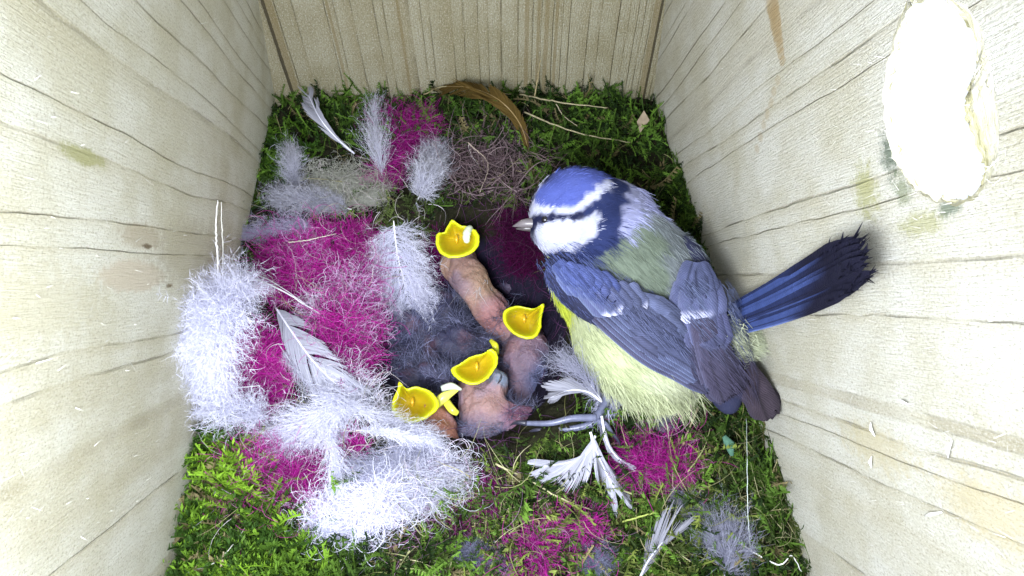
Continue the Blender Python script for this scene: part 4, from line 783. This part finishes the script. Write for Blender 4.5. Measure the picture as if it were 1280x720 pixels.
# the far side of the head mirrors the near side; the underside is yellow
hc = X(722, 266, 2.75); cr = cast(bodyf, [712], [229])[0][0]; bk = X(640, 284, 2.6); nh = nrm(np.cross(nrm(bk-hc), nrm(cr-hc))); isH = np.arange(len(LP)) < sum(len(a[2]) for a in LM[:6])
hp = LP[isH]; dpl = (hp-hc)@nh; mir = hp-2*dpl[:, None]*nh; far = np.abs(dpl) > .35; sn = grad(bodyf, mir); hid = np.sum(sn*nrm(CAM-mir), 1) < .12; far &= hid; mir = mir[far]; mc = LC[isH][far]
und = []; 
for (a, b, z, c) in ((740, 360, .6, PY), (790, 420, .2, PY), (820, 460, .3, PW), (720, 330, 1.2, YL), (800, 360, .3, PY), (840, 400, .4, PY), (700, 320, 1.7, WT)): und.append((X(a, b, z), c))
LPa = np.vstack([LP, mir, np.array([u[0] for u in und])]); LCa = np.vstack([LC, mc, np.array([u[1] for u in und])])
def paint(p, jit=.05):
    q = p+R.normal(0, jit, p.shape); out = np.empty((len(p), 3))
    for s in range(0, len(p), 4000):
        d = np.linalg.norm(q[s:s+4000, None]-LPa[None], axis=2); w_ = 1/(d+.02)**9; out[s:s+4000] = (w_@LCa)/w_.sum(1)[:, None]
    return out
bc = paint(bv, .0); MB().add(bv, quads=bq, col=bc*.8).build('body', M['body'], bird)
# plumage: short barbs lying back along the body
def surf_samples(v, q, n):
    a = v[q[:, 0]]; b = v[q[:, 1]]; c = v[q[:, 2]]; ar = np.linalg.norm(np.cross(b-a, c-a), axis=1); i = R.choice(len(q), n, p=ar/ar.sum()); s, t = R.random((2, n, 1)); s, t = s, t
    return v[q[i, 0]]*(1-s)*(1-t)+v[q[i, 1]]*s*(1-t)+v[q[i, 2]]*s*t+v[q[i, 3]]*(1-s)*t
def coat(p, f, colr, L, wid, flow, lay=.22, K=4, cvar=.18):
    n = len(p); g = grad(f, p); fl_ = flow-np.sum(flow*g, -1)[:, None]*g; fl_ = nrm(nrm(fl_)+R.normal(0, .13, (n, 3))); path = [p-g*.03]; d = nrm(fl_+g*lay)
    for k in range(K-1): d = nrm(d-g*lay*.55+R.normal(0, .05, (n, 3))); path.append(path[-1]+d*(L/(K-1))[:, None])
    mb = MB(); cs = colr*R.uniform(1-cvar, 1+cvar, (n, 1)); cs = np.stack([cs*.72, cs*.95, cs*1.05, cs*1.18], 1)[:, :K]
    ribbons(mb, np.stack(path, 1), wid, cs, nor=None); # random facing
    return mb
sp0 = surf_samples(bv, bq, 62000); qx, qy = pix(sp0); c0 = paint(sp0, .035)
hd = np.linalg.norm(sp0-hc, axis=1) < 1.55
bdir = nrm(X(893, 430, 1.7)-X(760, 290, 2.0)); hdir = nrm(X(790, 262, 2.4)-X(655, 272, 2.7)); wgt = sst(1.0, 2.0, np.linalg.norm(sp0-hc, axis=1))[:, None]; flow = hdir*(1-wgt)+bdir*wgt
Lc = np.where(hd, R.uniform(.12, .26, len(sp0)), R.uniform(.22, .42, len(sp0))); bel = (c0[:, 1] > .5) & ~hd; Lc[bel] *= R.uniform(.7, 1.05, bel.sum())
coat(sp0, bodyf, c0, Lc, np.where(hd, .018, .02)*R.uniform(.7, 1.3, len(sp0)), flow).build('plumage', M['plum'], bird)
# wisps at the belly edge
mb = MB(); ex = R.uniform(0, 1, 420); px_ = np.interp(ex, [0, .3, .6, 1], [745, 790, 850, 905]); py_ = np.interp(ex, [0, .3, .6, 1], [470, 500, 500, 470])+R.normal(0, 8, 420)
wp0, ok = cast(bodyf, px_, py_); wp0 = wp0[ok]; n = len(wp0); d = nrm(bdir*.7+(-UP*.55)+RT*.1+R.normal(0, .25, (n, 3))); path = [wp0]
for k in range(4): d = nrm(d+R.normal(0, .08, (n, 3))-UP*.05); path.append(path[-1]+d*(R.uniform(.3, .75, n)/4)[:, None])
ribbons(mb, np.stack(path, 1), .02, np.array((.44, .48, .30))*R.uniform(.7, 1.15, (n, 1))); mb.build('belly_wisps', M['plum'], bird)
# vent fluff between tail and wing tips
mb = MB(); n = 1100; st_ = X(908, 424, 2.5)+R.normal(0, .22, (n, 3)); tg_ = np.stack([X(a, b, 2.5) for a, b in zip(R.uniform(925, 972, n), R.uniform(412, 455, n))]); d = tg_-st_; f = np.linspace(0, 1, 5)[None, :, None]
path = st_[:, None]+d[:, None]*f*R.uniform(.6, 1, (n, 1, 1))+R.normal(0, .03, (n, 5, 3)); ribbons(mb, path, .016, np.array((.50, .54, .38))*R.uniform(.7, 1.15, (n, 1))); mb.build('vent_fluff', M['plum'], bird)
# bill, eye
def bill(y0, a, b, c, r0, col):
    mb = MB(); sp = spline([a, b, c], 14); tube(mb, sp, np.interp(np.linspace(0, 1, 14), [0, .6, 1], [r0, r0*.7, .012]), col, 10, flat=.8); return mb.build('bill', M['horn'], bird)
bill(0, X(674, 279, 2.95), X(656, 279, 2.95), X(641, 283, 2.8), .14, (.13, .115, .125)); bill(0, X(676, 285, 2.75), X(658, 285, 2.78), X(645, 286, 2.72), .10, (.07, .06, .065))
def ball(mb, c, r, col, n=14):
    th, ph = np.meshgrid(np.linspace(0, np.pi, n), np.linspace(0, 2*np.pi, 2*n), indexing='ij'); v = np.stack([np.sin(th)*np.cos(ph), np.sin(th)*np.sin(ph), np.cos(th)], -1)*r+c; m = 2*n; i = (np.arange(n-1)[:, None]*m+np.arange(m-1)[None]).ravel()
    return mb.add(v.reshape(-1, 3), quads=np.stack([i, i+1, i+m+1, i+m], -1)[:, ::-1], col=col)
ey = cast(bodyf, [680], [275])[0][0]; ball(MB(), ey-nrm(ey-hc)*.045, .09, (.006, .006, .01)).build('eye', M['eye'], bird); e2 = ey-2*((ey-hc)@nh)*nh; ball(MB(), e2-nrm(e2-hc)*.12, .11, (.006, .006, .01)).build('eye', M['eye'], bird)

# wings: a shaped wing with its flight feathers and coverts laid over it
def zpath(pts, f, lift):
    """pts (px,py,z or None): None = lay on the surface f; else at height z"""
    out = []
    for (a, b, z) in pts:
        if z is None:
            q, ok = cast(f, [a], [b]); d = ray(a, b); q = q[0]-d*lift if ok[0] else X(a, b, 1.6)
        else: q = X(a, b, z)-ray(a, b)*lift
        out.append(q)
    return np.array(out)
def wing_feather(par, f, pts, w, col, lift, name='flight_feather', edge=None, tip=None, n=40, cam=.02, asym=.45, round_=.9):
    col = np.array(col)*R.uniform(.8, 1.2); edge = None if edge is None else np.array(edge)*.6
    sp = spline(zpath(pts, f, lift), n); t = np.linspace(0, 1, n); pr = np.interp(t, [0, .1, .5, .82, .93, 1], [.6, .85, 1, .95, .75*min(1, round_), .10] if round_ < 1.5 else [.6, .85, 1, 1, 1, 1])*w; pr = pr*np.sqrt(np.clip(1-np.clip((t-.84)/.165, 0, 1)**2, 0.02, 1)); mb = MB()
    def cf(u, a, c):
        sh = np.exp(-(a/.07)**2)[..., None]; c = c*(1-.55*sh)
        if edge is not None: k = (sst(.72, .95, a))[..., None]; c = c*(1-k)+np.array(edge)*k
        k = sst(-.55, -1, a)[..., None]*.5; c = c*(1-k)
        if tip is not None: k = .8*sst(tip[1]-.04, tip[1]+.12, u)[..., None]; k = k*(sst(-.9, -.3, a))[..., None]; c = c*(1-k)+np.array(tip[0])*k
        c = c*(1-.25*sst(.5, 1, u)[..., None]*(tip is None))
        return c
    vane_grid(mb, sp, pr, pr*asym if asym < 1 else pr, CAM-sp.mean(0), col, camber=cam, nacross=5, colf=cf, notch=.02); return mb.build(name, M['vane'], par)
BW = (.085, .10, .185); BW2 = (.052, .06, .115); ED = (.20, .25, .44); DKB = (.045, .045, .085); PB = (.028, .022, .034); WB = (.46, .47, .62)
# near (left) wing
lwf = smin([ell(X(735, 362, 2.5), cam_axes(95, 75), (1.15, .62, .5)), ell(X(790, 405, 2.35), cam_axes(110, 85), (1.6, .68, .55)), ell(X(846, 450, 2.0), cam_axes(90, 85), (1.05, .36, .38))], .3)
wv_, wq_ = nets(lwf, .1); MB().add(wv_, quads=wq_, col=BW2)
lw = MB().add(wv_, quads=wq_, col=(.025, .028, .06)).build('wing', M['body'], bird)
def wing_coat(par, v, q, f, n, c1):
    p = surf_samples(v, q, n); a_, b_ = pix(p); kk = (a_ < 770) if par is lw else (b_ < 352); p = p[kk]; n = len(p); coat(p, f, np.array(c1)*R.uniform(.7, 1.3, (n, 1)), R.uniform(.2, .34, n), .018, np.tile(bdir, (n, 1))).build('scapular_barbs', M['plum'], par)
wing_coat(lw, wv_, wq_, lwf, 9000, (.06, .075, .19))
gl = smin([lwf, bodyf], .1)
# flight feathers from the lower edge upward, each overlapping the one below
for k in range(9):
    t = k/8; a = (742+52*t, 398-18*t); m_ = (800+38*t, 446-30*t); e = (885+8*t, 493-31*t)
    col = np.array(DKB)*(1-min(1, t*3))+np.array(BW2)*min(1, t*3)
    wing_feather(lw, gl, [(a[0], a[1], None), (m_[0], m_[1], None), ((m_[0]+e[0])/2+3, (m_[1]+e[1])/2+1, None), (e[0], e[1], 2.35)], .20, col*(1+.2*(k % 2)), .13+.013*k, edge=ED, asym=.55)
for k in range(4):
    t = k/3; wing_feather(lw, gl, [(785+28*t, 370+6*t, None), (830+14*t, 405, None), (880+2*t, 462-18*t, None)], .30, np.array(BW)*(.8+.1*k), .25+.010*k, name='tertial', edge=ED, asym=.8)
for k in range(6):
    t = k/5; wing_feather(lw, gl, [(715+70*t, 350+5*t, None), (738+55*t, 372+2*t, None), (757+52*t, 396-8*t, None)], .24, np.array((.07, .08, .17))*(1-t)+np.array(BW)*t, .22+.008*k, name='covert', edge=ED, tip=(WB, .80) if k in (1, 2, 5) else None, asym=.9)
for r_i, (n_, x0, y0, x1, y1) in enumerate(((6, 700, 340, 745, 352), (6, 695, 328, 748, 343))):
    for k in range(n_):
        t = k/(n_-1); xx = x0+(x1-x0)*t; yy = y0+(y1-y0)*t; wing_feather(lw, gl, [(xx, yy, None), (xx+12, yy+14, None), (xx+22, yy+27, None)], .22, (.06, .08, .22) if r_i else (.06, .075, .19), .21+.02*r_i+.006*k, name='covert', edge=(.2, .25, .48), asym=.95, n=16)
# far (right) wing
rwf = smin([ell(X(862, 350, 2.35), cam_axes(25, 90), (1.1, .55, .5)), ell(X(880, 410, 2.3), cam_axes(28, 110), (1.2, .66, .5)), ell(X(902, 465, 2.15), cam_axes(20, 90), (.95, .44, .4))], .3)
wv_, wq_ = nets(rwf, .1); rw = MB().add(wv_, quads=wq_, col=(.025, .028, .06)).build('wing', M['body'], bird); gr_ = smin([rwf, bodyf], .1); wing_coat(rw, wv_, wq_, rwf, 7000, (.13, .15, .18))
# long primaries reaching out below the tail
for k in range(4):
    t = k/3; wing_feather(rw, gr_, [(903, 428+4*t, 2.3), (922+3*t, 464, 2.2), (943+3*t, 491+2*t, 2.1), (969-9*t, 516+9*t, 2.0)], .36, np.array((.024, .018, .026))*(1.0+.25*k), .02+.02*k, asym=.9, edge=(.06, .05, .08), round_=2)
for k in range(6):
    t = k/5; wing_feather(rw, gr_, [(868+20*t, 395, None), (880+18*t, 440, None), (890+24*t, 475, 2.35), (901+19*t, 506-12*t, 2.1)], .30, np.array((.040, .036, .066))*(1.15-.07*k), .22+.016*((k*5) % 6), edge=(.11, .11, .20), asym=.85, round_=1.2)
for k in range(5):
    t = k/4; wing_feather(rw, gr_, [(856+32*t, 372-2*t, None), (864+30*t, 402, None), (872+34*t, 442-6*t, None)], .28, np.array((.06, .065, .135)), .28+.010*k, name='tertial', edge=(.2, .22, .42), asym=.85)
for k in range(4):
    t = k/3; wing_feather(rw, gr_, [(858+24*t, 350-2*t, None), (854+34*t, 376, None), (852+38*t, 412-14*t, None)], .34, np.array((.07, .08, .16)), .30+.008*k, name='covert', edge=(.16, .18, .32), tip=(WB, .72) if k < 3 else None, asym=.9)
for k in range(5):
    t = k/4; wing_feather(rw, gr_, [(866+6*t, 327+2*t, None), (860+20*t, 348, None), (857+33*t, 374-4*t, None)], .26, np.array((.075, .088, .175)), .31+.008*k, name='covert', edge=(.17, .19, .33), asym=.95)
def overlay(par, v, q, f, n, lift, keep, colf):
    p = surf_samples(v, q, n); g = grad(f, p); p = p+g*lift; vis_ = np.sum(g*nrm(CAM-p), 1) > .25; a_, b_ = pix(p); kk = keep(a_, b_) & vis_; p = p[kk]; g = g[kk]; a_, b_ = a_[kk], b_[kk]; n = len(p)
    fl_ = bdir-np.sum(bdir*g, -1)[:, None]*g; fl_ = nrm(nrm(fl_)+R.normal(0, .09, (n, 3))); L = R.uniform(.2, .5, n); path = p[:, None]+fl_[:, None]*np.linspace(0, 1, 4)[None, :, None]*L[:, None, None]
    mb = MB(); ribbons(mb, path, .011, colf(a_, b_)*R.uniform(.7, 1.35, (n, 1)), nor=nrm(g+R.normal(0, .4, g.shape))); mb.build('covert_barbs', M['plum'], par)
lerp = lambda a, b, t: np.array(a)*(1-t[:, None])+np.array(b)*t[:, None]
overlay(rw, *nets(rwf, .12), rwf, 5200, .33, lambda a, b: (b < 490)&(b > 348), lambda a, b: lerp((.095, .115, .21), (.045, .04, .075), sst(380, 470, b)))
overlay(lw, *nets(lwf, .12), lwf, 4200, .27, lambda a, b: (a-700)*.62+330 > b-18, lambda a, b: lerp((.075, .10, .26), (.09, .105, .2), sst(720, 790, a)))
# tail
tail = None
rootp = X(905, 408, 2.1)
def wall_in(px, py, off): return PP(px, py, B0+nr*off, nr)
tips = [(1056, 299), (1079, 293), (1080, 303), (1089, 314), (1083, 326), (1094, 340), (1086, 350), (1064, 364)]
tl = MB(); tube(tl, np.array([X(893, 415, 2.0), X(905, 411, 2.1), X(918, 407, 2.25)]), [.5, .45, .3], BW2, 12, flat=.6); tail = tl.build('tail', M['body'], bird)
for k in range(11):
    t = k/10; tx = np.interp(t, np.linspace(0, 1, 8), [p[0] for p in tips]); ty = np.interp(t, np.linspace(0, 1, 8), [p[1] for p in tips])
    bx, by = 912+5*t, 392+28*t; order = .03*((k*7) % 11) if False else .045*(k if k < 6 else 10-k)
    tipP = wall_in(tx, ty, .45+order); by = 386+30*t; q0 = X(bx-8, by, 2.2)-ray(bx, by)*order; fs_ = [0, .33, .66, 1]
    mids = []
    for f in fs_:
        x_ = bx+(tx-bx)*f; y_ = by+(ty-by)*f+4*math.sin(f*math.pi); z_ = q0[2]+(tipP[2]-q0[2])*f; mids.append(X(x_, y_, z_))
    sp = spline(mids, 44); tt = np.linspace(0, 1, 44); pr = np.interp(tt, [0, .15, .6, .88, .95, 1], [.09, .11, .125, .11, .065, .006]); blue = np.array((.042, .066, .20)) if k % 3 else np.array((.018, .026, .08)); blk = np.array((.008, .008, .02))
    def cf(u, a, c, blue=blue, k=k):
        f = sst(.32+.06*(k % 3), .68, u+a*.08)[..., None]; c = blue*(1-f)+blk*f; s_ = np.exp(-(a/.10)**2)[..., None]; c = c*(1-.75*s_)+blk*.75*s_; e_ = sst(.6, .95, a)[..., None]*(1-f); return c*(1-e_)+np.array((.16, .22, .5))*e_
    m = MB(); vane_grid(m, sp, pr, pr*.8, CAM-sp.mean(0), blue, camber=.1, nacross=5, colf=cf); 
    # frayed end
    n = 26; e0 = sp[R.integers(34, 43, n)]; dd = nrm(nrm(sp[-1]-sp[-6])+R.normal(0, .14, (n, 3))); ribbons(m, e0[:, None]+dd[:, None]*np.linspace(0, 1, 4)[None, :, None]*R.uniform(.15, .42, (n, 1, 1)), .045, blk)
    m.build('tail_feather', M['vane'], tail)
# legs and feet
FT = (.11, .12, .19)
def limb(par, name, pts, rad, col=FT, sides=10, rings=True):
    sp = spline([X(*p) for p in pts], 40); r = .62*np.interp(np.linspace(0, 1, 40), np.linspace(0, 1, len(rad)), rad)
    if rings: r = r*(1+.02*np.sin(np.arange(40)*1.9))
    mb = MB(); tube(mb, sp, r, np.array(col)*R.uniform(.85, 1.1, (40, 1)), sides); return mb.build(name, M['horn'], par)
leg = limb(bird, 'leg', [(768, 478, 1.1), (760, 495, 1.1), (752, 512, 1.1), (742, 525, 1.05)], [.30, .20, .15, .16])
def toe(pts, rad):
    limb(leg, 'toe', pts, rad); a = X(*pts[-1]); d = nrm(a-X(*pts[-2])); mb = MB(); dn = nrm(np.cross(d, RT)+1e-3); sp = np.array([a-d*.05, a+d*.14+[0, 0, .05], a+d*.28-[0, 0, .02], a+d*.36-[0, 0, .14]]); tube(mb, spline(sp, 10), np.linspace(rad[-1]*.8, .008, 10), (.03, .03, .05), 7); mb.build('claw', M['horn'], leg)
toe([(745, 522, 1.1), (715, 523, 1.15), (688, 529, 1.05), (656, 529, .85)], [.15, .13, .11, .09])
toe([(740, 530, 1.0), (720, 535, .95), (700, 537, .85), (678, 538, .7)], [.13, .12, .10, .08])
toe([(744, 526, 1.0), (756, 530, 1.1), (766, 543, .9)], [.13, .11, .07])
mb = MB(); n = 900; f_ = R.random(n)[:, None]; st_ = X(770, 480, 1.0)*(1-f_)+X(752, 512, .9)*f_+R.normal(0, .12, (n, 3)); d = nrm(-UP*.9-RT*.25+R.normal(0, .35, (n, 3))); ribbons(mb, st_[:, None]+d[:, None]*np.linspace(0, 1, 4)[None, :, None]*R.uniform(.15, .5, (n, 1, 1)), .02, np.array((.30, .31, .42))*R.uniform(.7, 1.3, (n, 1))); mb.build('leg_feathers', M['plum'], bird)
for o in bpy.data.objects:
    if '_org' in o.keys(): del o['_org']
